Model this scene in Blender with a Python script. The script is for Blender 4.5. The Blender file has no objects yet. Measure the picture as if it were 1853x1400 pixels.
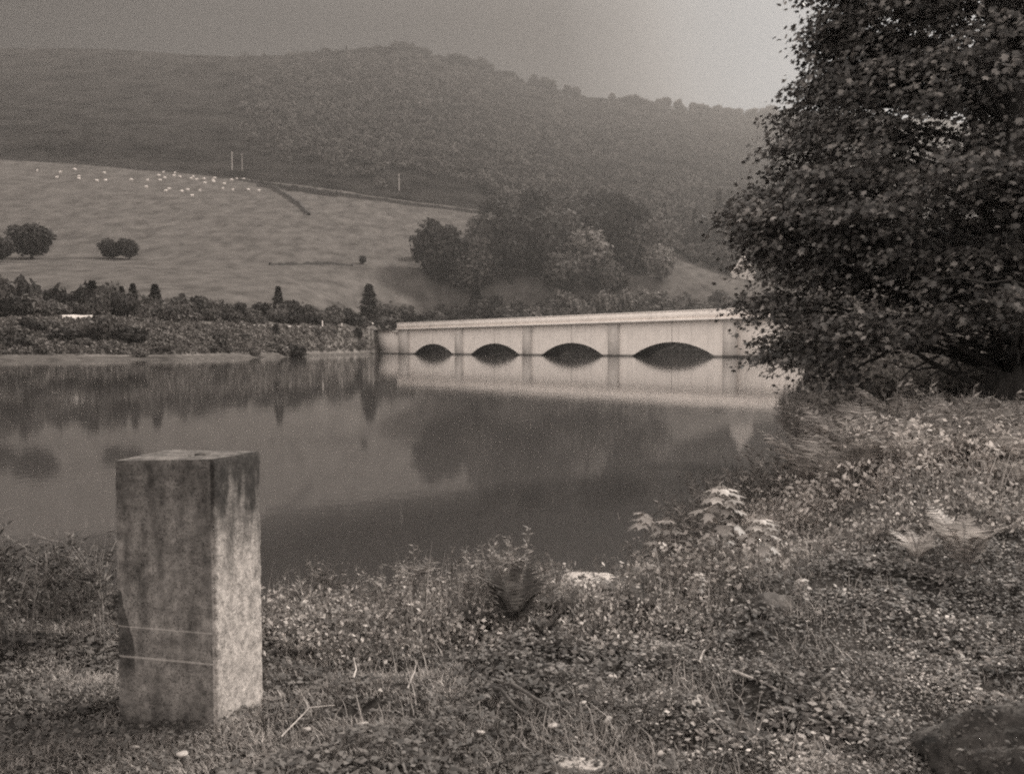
import bpy, math, random
import numpy as np
from mathutils import Vector, Matrix, Euler

R = math.radians
rng = np.random.default_rng(7)
random.seed(7)
scene = bpy.context.scene
col = scene.collection

# ------------------------------------------------------------------ camera
F = 1600.0            # focal length in pixels of the 1853 px wide photograph
EYE = 2.4             # camera height above the water
PITCH = math.atan(70 / F)
cam_d = bpy.data.cameras.new('camera')
cam = bpy.data.objects.new('camera', cam_d)
col.objects.link(cam)
cam.location = (0, 0, EYE)
cam.rotation_euler = (R(90) - PITCH, 0, 0)
cam_d.sensor_width = 36
cam_d.lens = F / 1853 * 36
cam_d.clip_start = 0.05
cam_d.clip_end = 9000
cam_d.dof.use_dof = True
cam_d.dof.focus_distance = 14
cam_d.dof.aperture_fstop = 7
scene.camera = cam

# ------------------------------------------------------------------ light, sky, exposure
HAZE = .00022
SUN_AZ, SUN_EL = R(58), R(42)      # azimuth from the view direction (+Y) towards the right
world = bpy.data.worlds.new('World')
scene.world = world
world.use_nodes = True
nt = world.node_tree
nt.nodes.clear()
def N(t, k, **kw):
    n = t.nodes.new(k)
    for a, b in kw.items():
        setattr(n, a, b)
    return n
L = nt.links.new
out = N(nt, 'ShaderNodeOutputWorld'); bg = N(nt, 'ShaderNodeBackground')
sky = N(nt, 'ShaderNodeTexSky', sky_type='NISHITA', sun_disc=False)
sky.sun_elevation = SUN_EL; sky.sun_rotation = SUN_AZ
sky.air_density = 1.0; sky.dust_density = 6.0; sky.ozone_density = 1.0
bw = N(nt, 'ShaderNodeRGBToBW'); L(sky.outputs[0], bw.inputs[0])
tc = N(nt, 'ShaderNodeTexCoord')
sep = N(nt, 'ShaderNodeSeparateXYZ'); L(tc.outputs['Generated'], sep.inputs[0])
def ramp(n, stops):
    e = n.color_ramp.elements
    while len(e) > 1:
        e.remove(e[-1])
    e[0].position = stops[0][0]; c = stops[0][1]
    e[0].color = (c, c, c, 1) if not isinstance(c, tuple) else (*c, 1)
    for p, c in stops[1:]:
        q = e.new(p); q.color = (c, c, c, 1) if not isinstance(c, tuple) else (*c, 1)
el = N(nt, 'ShaderNodeMapRange', interpolation_type='SMOOTHSTEP'); el.inputs[1].default_value = .33; el.inputs[2].default_value = .72
L(sep.outputs['Z'], el.inputs[0])
GL = Vector((math.sin(R(26)) * math.cos(R(20)), math.cos(R(26)) * math.cos(R(20)), math.sin(R(20))))
dot = N(nt, 'ShaderNodeVectorMath', operation='DOT_PRODUCT')
L(tc.outputs['Generated'], dot.inputs[0]); dot.inputs[1].default_value = GL
mr = N(nt, 'ShaderNodeMapRange'); mr.inputs[1].default_value = -1; mr.inputs[2].default_value = 1
L(dot.outputs['Value'], mr.inputs[0])
az = N(nt, 'ShaderNodeValToRGB')
L(mr.outputs[0], az.inputs[0])
ramp(az, [(0.0, .85), (.5, .8), (.64, .25), (.73, .004), (.78, .015), (.86, .04), (.90, .045), (.945, .045), (.964, .05), (.976, .10), (.984, .16), (1.0, .19)])
mul = N(nt, 'ShaderNodeMix'); L(el.outputs[0], mul.inputs[0]); L(az.outputs[0], mul.inputs[2]); mul.inputs[3].default_value = .62
mul2 = N(nt, 'ShaderNodeMath', operation='MULTIPLY'); mul2.inputs[1].default_value = 10.0
L(mul.outputs[0], mul2.inputs[0])
cl = N(nt, 'ShaderNodeTexNoise'); cl.inputs['Scale'].default_value = 3.2; cl.inputs['Detail'].default_value = 4
L(tc.outputs['Generated'], cl.inputs['Vector'])
clr = N(nt, 'ShaderNodeMapRange'); clr.inputs[1].default_value = .3; clr.inputs[2].default_value = .7
clr.inputs[3].default_value = .93; clr.inputs[4].default_value = 1.07
L(cl.outputs[0], clr.inputs[0])
mul3 = N(nt, 'ShaderNodeMath', operation='MULTIPLY'); L(mul2.outputs[0], mul3.inputs[0]); L(clr.outputs[0], mul3.inputs[1])
half = N(nt, 'ShaderNodeMath', operation='MULTIPLY_ADD'); L(bw.outputs[0], half.inputs[0])
half.inputs[1].default_value = .01; L(mul3.outputs[0], half.inputs[2])
tint = N(nt, 'ShaderNodeValToRGB'); L(mr.outputs[0], tint.inputs[0])
ramp(tint, [(0.0, (1, .93, .87)), (.955, (1, .92, .85)), (.98, (1, .95, .9)), (.99, (.95, .97, .98)), (1.0, (.94, .97, 1))])
mx = N(nt, 'ShaderNodeVectorMath', operation='SCALE'); L(tint.outputs[0], mx.inputs[0]); L(half.outputs[0], mx.inputs['Scale'])
L(mx.outputs[0], bg.inputs[0]); bg.inputs[1].default_value = .1
L(bg.outputs[0], out.inputs[0])

sd = bpy.data.lights.new('sun', 'SUN'); sd.energy = 3.3; sd.angle = R(10); sd.color = (1, .94, .87)
sun = bpy.data.objects.new('sun', sd); col.objects.link(sun)
sdir = Vector((math.sin(SUN_AZ) * math.cos(SUN_EL), math.cos(SUN_AZ) * math.cos(SUN_EL), math.sin(SUN_EL)))
sun.rotation_euler = sdir.to_track_quat('Z', 'Y').to_euler()
sun.location = sdir * 60
vs = scene.view_settings
vs.view_transform = "Standard"; vs.look = "None"; vs.gamma = 1; vs.exposure = 1.0
scene.cycles.use_denoising = False
scene.cycles.pixel_filter_type = 'BLACKMAN_HARRIS'; scene.cycles.filter_width = 2.1
scene.cycles.max_bounces = 6; scene.cycles.diffuse_bounces = 2; scene.cycles.glossy_bounces = 3
scene.cycles.transmission_bounces = 3; scene.cycles.volume_bounces = 0; scene.cycles.transparent_max_bounces = 6

# ------------------------------------------------------------------ helpers
def ray(px, py):
    yc = -(py - 700) / F
    cp, sp = math.cos(PITCH), math.sin(PITCH)
    return (px - 926.5) / F, cp + yc * sp, -sp + yc * cp
def at(px, py, Y):
    x, y, z = ray(px, py)
    return np.array([x / y * Y, Y, EYE + z / y * Y])
def slope(py):
    return math.tan(math.atan(-(py - 700) / F) - PITCH)

def tag(o, label=None, cat=None, group=None, kind=None):
    for k, v in (('label', label), ('category', cat), ('group', group), ('kind', kind)):
        if v: o[k] = v
    return o
def link(o, parent=None):
    col.objects.link(o)
    if parent is not None: o.parent = parent
    return o
def empty(name, loc=(0, 0, 0), rz=0):
    o = bpy.data.objects.new(name, None); o.empty_display_size = .2
    col.objects.link(o); o.location = loc; o.rotation_euler = (0, 0, rz)
    return o
def children(o): return [c for c in col.objects if c.parent == o]
def copy_tree(o, loc, rz=0.0, sc=1.0, label=None, group=None, rx=0.0, ry=0.0):
    kids = o.get('_k')
    r = o.copy(); col.objects.link(r)
    r.location = loc; r.rotation_euler = (rx, ry, rz); r.scale = (sc,) * 3 if not isinstance(sc, tuple) else sc
    if label: r['label'] = label
    if group: r['group'] = group
    for ch in KIDS.get(o.name, []):
        c = ch.copy(); col.objects.link(c); c.parent = r
    return r
KIDS = {}
class MB:
    """collects vertices and faces as arrays and links them as one mesh"""
    def __init__(s): s.v = []; s.f = []; s.n = 0
    def add(s, V, Fc):
        V = np.asarray(V, float); Fc = np.asarray(Fc, int)
        s.v.append(V); s.f.append(Fc + s.n); s.n += len(V); return s
    def box(s, c, h, rz=0, taper=1.0):
        cx, cy, cz = c; a, b, d = h
        P = np.array([[x * a * (taper if z > 0 else 1), y * b * (taper if z > 0 else 1), z * d] for z in (-1, 1) for y in (-1, 1) for x in (-1, 1)])
        cr, sr = math.cos(rz), math.sin(rz)
        P[:, :2] = P[:, :2] @ np.array([[cr, sr], [-sr, cr]])
        return s.add(P + [cx, cy, cz], [[0, 2, 3, 1], [4, 5, 7, 6], [0, 1, 5, 4], [2, 6, 7, 3], [0, 4, 6, 2], [1, 3, 7, 5]])
    def tube(s, pts, rad, n=7):
        pts = np.asarray(pts, float); m = len(pts)
        d = np.gradient(pts, axis=0); d /= np.linalg.norm(d, axis=1)[:, None] + 1e-9
        ref = np.array([0., 0, 1]) if abs(d[0, 2]) < .8 else np.array([1., 0, 0])
        a = np.cross(d, ref); a /= np.linalg.norm(a, axis=1)[:, None] + 1e-9
        b = np.cross(d, a)
        th = np.linspace(0, 2 * math.pi, n, endpoint=False)
        rad = np.broadcast_to(np.asarray(rad, float), (m,))
        V = pts[:, None] + rad[:, None, None] * (np.cos(th)[None, :, None] * a[:, None] + np.sin(th)[None, :, None] * b[:, None])
        V = V.reshape(-1, 3)
        i = np.arange(m - 1)[:, None] * n; j = np.arange(n)[None]
        k = (j + 1) % n
        Fc = np.stack([i + j, i + k, i + n + k, i + n + j], -1).reshape(-1, 4)
        s.add(V, Fc)
        return s
    def build(s, name, mat, parent=None, smooth=False, mats=None, mi=None):
        me = bpy.data.meshes.new(name)
        V = np.concatenate(s.v) if s.v else np.zeros((0, 3))
        me.vertices.add(len(V)); me.vertices.foreach_set('co', V.astype(np.float32).ravel())
        cnt = np.concatenate([np.full(len(f), f.shape[1]) for f in s.f]); idx = np.concatenate([f.ravel() for f in s.f])
        me.loops.add(len(idx)); me.loops.foreach_set('vertex_index', idx.astype(np.int32))
        me.polygons.add(len(cnt))
        st = np.concatenate([[0], np.cumsum(cnt)[:-1]])
        me.polygons.foreach_set('loop_start', st.astype(np.int32))
        me.polygons.foreach_set('loop_total', cnt.astype(np.int32))
        if smooth: me.polygons.foreach_set('use_smooth', np.ones(len(cnt), bool))
        for m in (mats or [mat]): me.materials.append(m)
        if mi is not None: me.polygons.foreach_set('material_index', np.asarray(mi, np.int32))
        me.update(calc_edges=True); me.validate()
        o = bpy.data.objects.new(name, me)
        return link(o, parent)

def unit(a): return a / (np.linalg.norm(a, axis=-1, keepdims=True) + 1e-9)
def scatter(mb, tmpl, faces, P, A, Nn, S):
    """a leaf template (x side, y along, z up) put at each P along A with normal about Nn"""
    A = unit(A); Sd = unit(np.cross(A, Nn)); Nn = np.cross(Sd, A)
    T = np.asarray(tmpl, float)
    S = np.broadcast_to(np.asarray(S, float), (len(P),))
    V = P[:, None] + S[:, None, None] * (T[None, :, 0:1] * Sd[:, None] + T[None, :, 1:2] * A[:, None] + T[None, :, 2:3] * Nn[:, None])
    Fc = np.asarray(faces, int)
    idx = (np.arange(len(P)) * len(T))[:, None, None] + Fc[None]
    mb.add(V.reshape(-1, 3), idx.reshape(-1, Fc.shape[1]))
QUAD = ([(-.5, 0, 0), (.5, 0, 0), (.5, 1, 0), (-.5, 1, 0)], [[0, 1, 2, 3]])
DIAM = ([(0, 0, 0), (.28, .45, -.07), (0, 1, -.12), (-.28, .45, -.07), (0, .45, .0)], [[0, 1, 4], [1, 2, 4], [2, 3, 4], [3, 0, 4]])
LANCE = ([(0, 0, 0), (.13, .35, -.03), (0, 1, -.18), (-.13, .35, -.03)], [[0, 1, 2], [0, 2, 3]])
_h = [(0, 0), (.26, -.06), (.52, .16), (.33, .30), (.58, .66), (.22, .56), (0, 1.0)]
SYC = ([(x, y, -.28 * abs(x) - .12 * y * y) for x, y in _h] + [(-x, y, -.28 * abs(x) - .12 * y * y) for x, y in _h[1:-1]],
       [[0, 1, 2, 3, 4, 5, 6], [0, 6, 11, 10, 9, 8, 7]])
def rdir(n):
    return unit(rng.normal(size=(n, 3)))

# smooth value noise on numpy arrays
_perm = rng.random((256, 256))
def vnoise(x, y):
    x = np.asarray(x, float); y = np.asarray(y, float)
    xi = np.floor(x).astype(int); yi = np.floor(y).astype(int)
    fx = x - xi; fy = y - yi; fx = fx * fx * (3 - 2 * fx); fy = fy * fy * (3 - 2 * fy)
    g = lambda a, b: _perm[a % 256, b % 256]
    return (g(xi, yi) * (1 - fx) * (1 - fy) + g(xi + 1, yi) * fx * (1 - fy) + g(xi, yi + 1) * (1 - fx) * fy + g(xi + 1, yi + 1) * fx * fy) * 2 - 1
def fbm(x, y, o=4):
    s = 0; a = 1; t = 0
    for k in range(o):
        s = s + a * vnoise(x * 2 ** k + 17 * k, y * 2 ** k + 31 * k); t += a; a *= .5
    return s / t

# ------------------------------------------------------------------ materials (sepia monochrome world)
T = (1.0, .915, .855)
def mono(name, lo, hi, scale=2.0, detail=5, island=0.0, rough=.85, transl=0.0, stretch=None, bump=0.0, bscale=None, spec=.2, extra=None, cool=False):
    m = bpy.data.materials.new(name); m.use_nodes = True
    t = m.node_tree; b = t.nodes['Principled BSDF']; l = t.links.new
    tcn = N(t, 'ShaderNodeTexCoord'); mp = N(t, 'ShaderNodeMapping')
    l(tcn.outputs['Object'], mp.inputs[0])
    if stretch: mp.inputs['Scale'].default_value = stretch
    nz = N(t, 'ShaderNodeTexNoise'); nz.inputs['Scale'].default_value = scale; nz.inputs['Detail'].default_value = detail
    nz.inputs['Roughness'].default_value = .62
    l(mp.outputs[0], nz.inputs['Vector'])
    fac = N(t, 'ShaderNodeMapRange'); fac.inputs[1].default_value = .32; fac.inputs[2].default_value = .68
    l(nz.outputs[0], fac.inputs[0])
    f = fac.outputs[0]
    if island:
        g = N(t, 'ShaderNodeNewGeometry')
        mi = N(t, 'ShaderNodeMix'); mi.inputs[0].default_value = island
        l(f, mi.inputs[2]); l(g.outputs['Random Per Island'], mi.inputs[3]); f = mi.outputs[0]
    rp = N(t, 'ShaderNodeValToRGB'); l(f, rp.inputs[0])
    tt = T
    md = lo + (hi - lo) * (.22 if cool else .5)      # cool: most of it dark, a few light pieces
    ramp(rp, [(0, tuple(lo * c for c in tt)), (.6 if cool else .5, tuple(md * c for c in tt)), (1, tuple(hi * c for c in tt))])
    c = rp.outputs[0]
    if extra: c = extra(t, l, tcn, c)
    l(c, b.inputs['Base Color']); b.inputs['Roughness'].default_value = rough
    b.inputs['Specular IOR Level'].default_value = spec
    if bump:
        bn = N(t, 'ShaderNodeTexNoise'); bn.inputs['Scale'].default_value = bscale or scale * 3; bn.inputs['Detail'].default_value = 6
        l(mp.outputs[0], bn.inputs['Vector'])
        bp = N(t, 'ShaderNodeBump'); bp.inputs['Strength'].default_value = 1; bp.inputs['Distance'].default_value = bump
        l(bn.outputs[0], bp.inputs['Height']); l(bp.outputs[0], b.inputs['Normal'])
    if transl:
        tr = N(t, 'ShaderNodeBsdfTranslucent'); l(c, tr.inputs[0])
        ms = N(t, 'ShaderNodeMixShader'); ms.inputs[0].default_value = transl
        l(b.outputs[0], ms.inputs[1]); l(tr.outputs[0], ms.inputs[2]); l(ms.outputs[0], t.nodes['Material Output'].inputs[0])
    return m

def mathn(t, op, a, b=None):
    n = N(t, 'ShaderNodeMath', operation=op)
    for i, v in enumerate((a, b)):
        if v is None: continue
        if isinstance(v, (int, float)): n.inputs[i].default_value = v
        else: t.links.new(v, n.inputs[i])
    return n.outputs[0]
def darken(t, l, c, f, amount):
    """mix the colour towards a darker stain or painted shade by mask f"""
    m = N(t, 'ShaderNodeMix', data_type='RGBA', blend_type='MULTIPLY'); l(f, m.inputs[0]); l(c, m.inputs[6])
    m.inputs[7].default_value = (amount, amount, amount, 1)
    return m.outputs[2]

def bridge_extra(t, l, tcn, c):
    s = N(t, 'ShaderNodeSeparateXYZ'); l(tcn.outputs['Object'], s.inputs[0])
    # vertical water streaks and horizontal lift joints
    mp = N(t, 'ShaderNodeMapping'); mp.inputs['Scale'].default_value = (.9, .9, .06); l(tcn.outputs['Object'], mp.inputs[0])
    n = N(t, 'ShaderNodeTexNoise'); n.inputs['Scale'].default_value = 1.0; n.inputs['Detail'].default_value = 4; l(mp.outputs[0], n.inputs['Vector'])
    r = N(t, 'ShaderNodeMapRange'); r.inputs[1].default_value = .5; r.inputs[2].default_value = .75; l(n.outputs[0], r.inputs[0])
    c = darken(t, l, c, r.outputs[0], .84)
    fr = mathn(t, 'FRACT', mathn(t, 'MULTIPLY', s.outputs['Z'], .8))
    ln = mathn(t, 'LESS_THAN', fr, .06)
    c = darken(t, l, c, mathn(t, 'MULTIPLY', ln, .5), .75)
    # dark tide mark at the water
    tm = N(t, 'ShaderNodeMapRange'); tm.inputs[1].default_value = .75; tm.inputs[2].default_value = .3; l(s.outputs['Z'], tm.inputs[0])
    c = darken(t, l, c, tm.outputs[0], .22)
    return c
M = {}
M['bridge'] = mono('pale_concrete', .74, .88, scale=.35, rough=.9, extra=bridge_extra, bump=.02, bscale=3)
M['soffit'] = mono('soffit_shade_concrete', .03, .07, scale=.5)  # concrete coloured dark to paint the shade inside the arches
M['bridge_pier'] = mono('weathered_concrete', .44, .58, scale=.5, rough=.9, extra=bridge_extra, bump=.02, bscale=3)
M['joint'] = mono('joint_sealant', .1, .2, scale=2)
M['road'] = mono('asphalt', .05, .08, scale=2)
M['field'] = mono('pasture', .048, .105, scale=.12, detail=14, stretch=(1, .5, 1), rough=1, spec=0, bump=.2, bscale=.5)
M['moor'] = mono('bracken_moor', .005, .03, scale=.03, detail=12, rough=1, spec=0, bump=5.0, bscale=.06)
M['bank'] = mono('bank_scrub', .06, .16, scale=.12, detail=8, rough=1, spec=0, bump=.4, bscale=1)
M['shorestone'] = mono('shore_shingle', .035, .11, scale=.4, detail=8, stretch=(.2, 1, 4), rough=1, spec=0)
M['soil'] = mono('soil', .01, .045, scale=3, detail=8, rough=1, spec=0, bump=.03, bscale=14)
M['wood_far'] = mono('far_foliage', .010, .11, scale=.035, island=.35, rough=1, spec=0)
M['scrub'] = mono('scrub_leaves', .03, .2, scale=.12, island=.6, rough=1, spec=0, transl=.15)
M['tree_a'] = mono('dark_foliage', .02, .055, scale=.5, island=.6, rough=.9, spec=.1, transl=.15)
M['tree_b'] = mono('mid_foliage', .045, .12, scale=.5, island=.6, rough=.9, spec=.1, transl=.15)
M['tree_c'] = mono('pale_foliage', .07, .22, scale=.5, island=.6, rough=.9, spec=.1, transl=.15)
M['bark'] = mono('bark', .025, .07, scale=5, stretch=(1, 1, .2), detail=8, rough=1, bump=.03, bscale=9)
M['syc'] = mono('sycamore_leaves', .02, .32, cool=True, scale=.9, island=.65, rough=.5, spec=.4, transl=.22)
M['syc_young'] = mono('young_sycamore_leaves', .14, .55, scale=3, island=.6, rough=.55, spec=.3, transl=.3)
M['fern'] = mono('fern_fronds', .045, .15, scale=5, island=.6, rough=.7, spec=.2, transl=.3)
M['fern_pale'] = mono('pale_fern_fronds', .15, .55, scale=5, island=.6, rough=.7, spec=.2, transl=.3)
M['weed'] = mono('weed_leaves', .07, .7, cool=True, scale=4, island=.8, rough=.7, spec=.2, transl=.3)
M['weed_dark'] = mono('dark_weed_leaves', .025, .3, cool=True, scale=4, island=.8, rough=.7, spec=.2, transl=.2)
M['nettle'] = mono('nettle_leaves', .16, .9, scale=1.2, island=.65, rough=.7, spec=.2, transl=.3)
M['stem'] = mono('stems', .10, .3, scale=6, rough=.8)
M['grass'] = mono('grass_blades', .07, .5, scale=.9, island=.6, rough=.75, spec=.2, transl=.25)
M['cover'] = mono('ground_leaves', .016, .6, cool=True, scale=1.3, island=.6, rough=.7, spec=.25, transl=.15)
M['cover_dark'] = mono('dark_ground_leaves', .015, .16, scale=1.6, island=.7, rough=.7, spec=.25, transl=.15)
M['stone'] = mono('pale_stone', .16, .45, scale=9, detail=8, rough=.9, bump=.01, bscale=25)
M['mossy'] = mono('mossy_stone', .012, .16, scale=5, detail=9, rough=1, bump=.03, bscale=16)
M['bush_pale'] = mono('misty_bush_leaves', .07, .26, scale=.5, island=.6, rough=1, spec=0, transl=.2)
M['pale_block'] = mono('pale_block_concrete', .36, .55, scale=3, rough=.9)
M['stick'] = mono('bleached_wood', .2, .45, scale=12, rough=.85)
M['log'] = mono('rotten_wood', .02, .09, scale=8, rough=1, bump=.02)
M['sheep'] = mono('fleece', .75, .85, scale=3, rough=1)
M['drywall'] = mono('dry_stone', .025, .06, scale=.8, rough=1)
M['kerbstone'] = mono('kerb_stone', .2, .34, scale=1)
M['pale_pole'] = mono('grey_pole', .35, .5, scale=1)
M['house_wall'] = mono('house_render', .35, .5, scale=.5)
M['slate'] = mono('slate_roof', .07, .12, scale=1)
M['white'] = mono('white_paint', .72, .82, scale=1)
M['dark'] = mono('dark_glass', .02, .03, scale=1, rough=.2, spec=.5)

# ------------------------------------------------------------------ far terrain, laid out by bearing and distance
PXK = np.array([-1500, -700, 0, 200, 320, 508, 600, 680, 695, 720, 800, 900, 1000, 1100, 1200, 1320, 1480, 1700, 2100, 3000], float)
SHY = np.array([120, 145, 167, 183, 192, 240, 295, 366, 402, 425, 432, 440, 445, 445, 440, 430, 420, 400, 380, 360], float)
def K(pts):
    p = np.array(pts, float); return lambda x: np.interp(x, p[:, 0], p[:, 1])
shoreY = lambda x: np.interp(x, PXK, SHY)
bank_y = K([(-1500, 575), (0, 580), (200, 579), (400, 589), (600, 592), (680, 598), (720, 594), (900, 588), (1100, 583), (1300, 572), (1500, 568), (1853, 560), (3000, 540)])
low_y = K([(-1500, 560), (0, 566), (300, 572), (600, 578), (720, 575), (900, 566), (1100, 560), (1300, 550), (1500, 548), (1853, 540), (3000, 520)])
mid_y = K([(-1500, 450), (0, 455), (400, 470), (700, 490), (900, 500), (1100, 500), (1200, 505), (1320, 520), (1500, 530), (3000, 500)])
mid_Y = K([(-1500, 420), (0, 430), (500, 460), (800, 520), (1100, 540), (1320, 520), (3000, 500)])
top_y = K([(-1500, 260), (0, 286), (200, 300), (480, 332), (620, 352), (760, 372), (880, 386), (1000, 405), (1100, 420), (1180, 448), (1250, 470), (1320, 496), (1400, 510), (1853, 515), (3000, 480)])
top_Y = K([(-1500, 700), (0, 740), (480, 720), (880, 680), (1200, 630), (1320, 570), (3000, 540)])
hm_y = K([(-1500, 170), (0, 190), (480, 215), (760, 235), (1000, 290), (1200, 320), (1400, 345), (1853, 360), (3000, 330)])
hm_Y = K([(-1500, 950), (0, 980), (480, 980), (900, 960), (1400, 980), (3000, 980)])
SKY = [(-1500, 120), (-700, 95), (0, 88), (180, 88), (260, 92), (350, 99), (440, 102), (560, 99), (640, 96), (760, 100), (870, 122), (940, 152), (1000, 170), (1060, 184), (1140, 186), (1200, 196), (1300, 206), (1400, 212), (1853, 236), (2300, 230), (3000, 250)]
sky_y = K(SKY)
sky_Y = K([(-1500, 1250), (0, 1300), (640, 1280), (1000, 1380), (1400, 1480), (3000, 1500)])

cols = np.unique(np.concatenate([np.linspace(-1500, -50, 60), np.linspace(-50, 1900, 520), np.linspace(1900, 3000, 50)]))
U = (cols - 926.5) / F
sl = lambda y: np.tan(np.arctan(-(y - 700) / F) - PITCH)
Ys = shoreY(cols)
rows = []        # (Y, z, material band)
def zat(y, Y): return EYE + sl(y) * Y
bY = Ys + 26; bz = zat(bank_y(cols), bY)
rows += [(Ys - 14, np.full_like(Ys, -3.0)), (Ys, np.zeros_like(Ys)), (Ys + 3.5, np.full_like(Ys, .7)), (bY, bz), (bY + 8, bz)]
lY = bY + 40; lY = np.convolve(np.pad(lY, 30, mode='edge'), np.ones(61) / 61, mode='valid'); lY = np.maximum(lY, bY + 12); rows.append((lY, np.maximum(bz + .5, zat(low_y(cols), lY))))
rows.append((mid_Y(cols), zat(mid_y(cols), mid_Y(cols))))
rows.append((top_Y(cols), zat(top_y(cols), top_Y(cols))))
rows.append((hm_Y(cols), zat(hm_y(cols), hm_Y(cols))))
rows.append((sky_Y(cols), zat(sky_y(cols), sky_Y(cols))))
rows.append((sky_Y(cols) + 160, zat(sky_y(cols), sky_Y(cols)) * .88))
sub = [3, 2, 8, 3, 10, 26, 40, 34, 34, 6]
GY, GZ, GB = [], [], []
for k in range(len(rows) - 1):
    for j in range(sub[k]):
        f = j / sub[k]
        GY.append(rows[k][0] * (1 - f) + rows[k + 1][0] * f); GZ.append(rows[k][1] * (1 - f) + rows[k + 1][1] * f); GB.append(k)
GY.append(rows[-1][0]); GZ.append(rows[-1][1])
GY = np.array(GY); GZ = np.array(GZ)
i0 = sum(sub[:4])
Zs = GZ.copy()
for it in range(5):       # soften the kinks of the slopes beyond the road
    Zs[i0 + 1:-8] = (Zs[i0:-9] + 2 * Zs[i0 + 1:-8] + Zs[i0 + 2:-7]) / 4
GZ = Zs
GX = U[None] * GY
amp = np.clip((GY - Ys[None] - 40) / 300, 0, 1) * 3.0
dsky = np.clip((sky_Y(cols)[None] - GY) / 200, 0, 1)
amp = amp * np.where(GY < top_Y(cols)[None] - 15, .3, 1.0)
GZ = GZ + amp * fbm(GX / 110, GY / 140, 3) * dsky + np.clip((GY - Ys[None]) / 20, 0, 1) * .5 * fbm(GX / 9, GY / 9, 3)
nr, nc = GY.shape
ii, jj = np.meshgrid(np.arange(nr - 1), np.arange(nc - 1), indexing='ij')
base = ii * nc + jj
FF = np.stack([base, base + 1, base + nc + 1, base + nc], -1).reshape(-1, 4)
band = np.repeat(np.array(GB), nc - 1)
pxs = np.tile((cols[:-1] + cols[1:]) / 2, nr - 1)
mi = np.select([band <= 1, band == 2, band == 3, band == 4, (band == 5) | (band == 6)], [3, 2, 4, 0, 0], 1)
mb = MB(); mb.add(np.stack([GX, GY, GZ], -1).reshape(-1, 3), FF)
hill = mb.build('hillside', None, smooth=True, mats=[M['field'], M['moor'], M['bank'], M['shorestone'], M['road']], mi=mi)
tag(hill, 'dark moorland hill above pale pasture across the reservoir', kind='structure')
PYG = 700 - F * np.tan(np.arctan2(GZ - EYE, GY) + PITCH)
def ground(px, py, minrow=0):
    """point of the far hillside seen at that bearing and elevation"""
    j = np.clip(np.searchsorted(cols, px), 1, nc - 1); f = (px - cols[j - 1]) / (cols[j] - cols[j - 1])
    Yc = GY[minrow:-6, j - 1] * (1 - f) + GY[minrow:-6, j] * f; Zc = GZ[minrow:-6, j - 1] * (1 - f) + GZ[minrow:-6, j] * f
    P = PYG[minrow:-6, j - 1] * (1 - f) + PYG[minrow:-6, j] * f
    k = np.argmax(P <= py) if (P <= py).any() else len(P) - 1
    if k > 0:
        g = (P[k - 1] - py) / (P[k - 1] - P[k] + 1e-9); g = min(max(g, 0), 1)
        Y = Yc[k - 1] * (1 - g) + Yc[k] * g; z = Zc[k - 1] * (1 - g) + Zc[k] * g
    else: Y, z = Yc[0], Zc[0]
    return np.array([(px - 926.5) / F * Y, Y, z])

# ------------------------------------------------------------------ near shore
SL = np.array([(-90, 12), (-12, 7.2), (-5, 6.7), (-1.5, 6.6), (.3, 7.0), (1.4, 7.8), (2.3, 9.5), (3.5, 12), (5.4, 16), (7.6, 22), (10.8, 32), (15.5, 46), (22, 66), (40, 120), (76, 214), (95, 262), (95, 470)], float)
def shore_d(x, y):
    """signed distance to the waterline, positive on land"""
    x = np.asarray(x, float); y = np.asarray(y, float); best = np.full(x.shape, 1e9); sg = np.ones(x.shape)
    for a, b in zip(SL[:-1], SL[1:]):
        d = b - a; L2 = d @ d
        t = np.clip(((x - a[0]) * d[0] + (y - a[1]) * d[1]) / L2, 0, 1)
        qx, qy = x - a[0] - t * d[0], y - a[1] - t * d[1]
        dist = np.hypot(qx, qy); s = np.where(d[0] * (y - a[1]) - d[1] * (x - a[0]) > 0, -1.0, 1.0)
        u = dist < best; best = np.where(u, dist, best); sg = np.where(u, s, sg)
    return best * sg
def zland(x, y):
    x = np.asarray(x, float); y = np.asarray(y, float)
    d = shore_d(x, y)
    P = .845 + .022 * np.clip(x - .5, 0, 14) + .05 * np.clip(x - 14, 0, 60) + .012 * np.clip(y - 18, 0, 400) * np.clip(d / 8, 0, 1) + .08 * np.clip(-1.6 - x, 0, 1.2)
    P = np.minimum(P, 9)
    w = np.clip((d + .0) / 1.9, 0, 1); w = w * w * (3 - 2 * w)
    z = P * w + .05 * fbm(x * 1.3, y * 1.3, 4) * w + .035 * fbm(x * 3.6, y * 3.6, 2) * w + .16 * fbm(x * .45 + 5, y * .45, 3) * np.clip(d / 3, 0, 1) * np.clip((np.hypot(x, y) - 5) / 4, 0, 1)
    return np.where(d < 0, np.maximum(d * .5, -2.2), z)
gx = np.unique(np.concatenate([np.linspace(-90, -10, 30), np.linspace(-10, -4, 50), np.linspace(-4, 6, 190), np.linspace(6, 20, 90), np.linspace(20, 100, 80), np.linspace(100, 420, 30)]))
gy = np.unique(np.concatenate([np.linspace(-60, 0, 24), np.linspace(0, 12, 190), np.linspace(12, 40, 120), np.linspace(40, 260, 110)]))
X2, Y2 = np.meshgrid(gx, gy, indexing='xy'); Z2 = zland(X2, Y2)
Z2[-1] = -3
nr2, nc2 = X2.shape
ii, jj = np.meshgrid(np.arange(nr2 - 1), np.arange(nc2 - 1), indexing='ij'); base = ii * nc2 + jj
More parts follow.
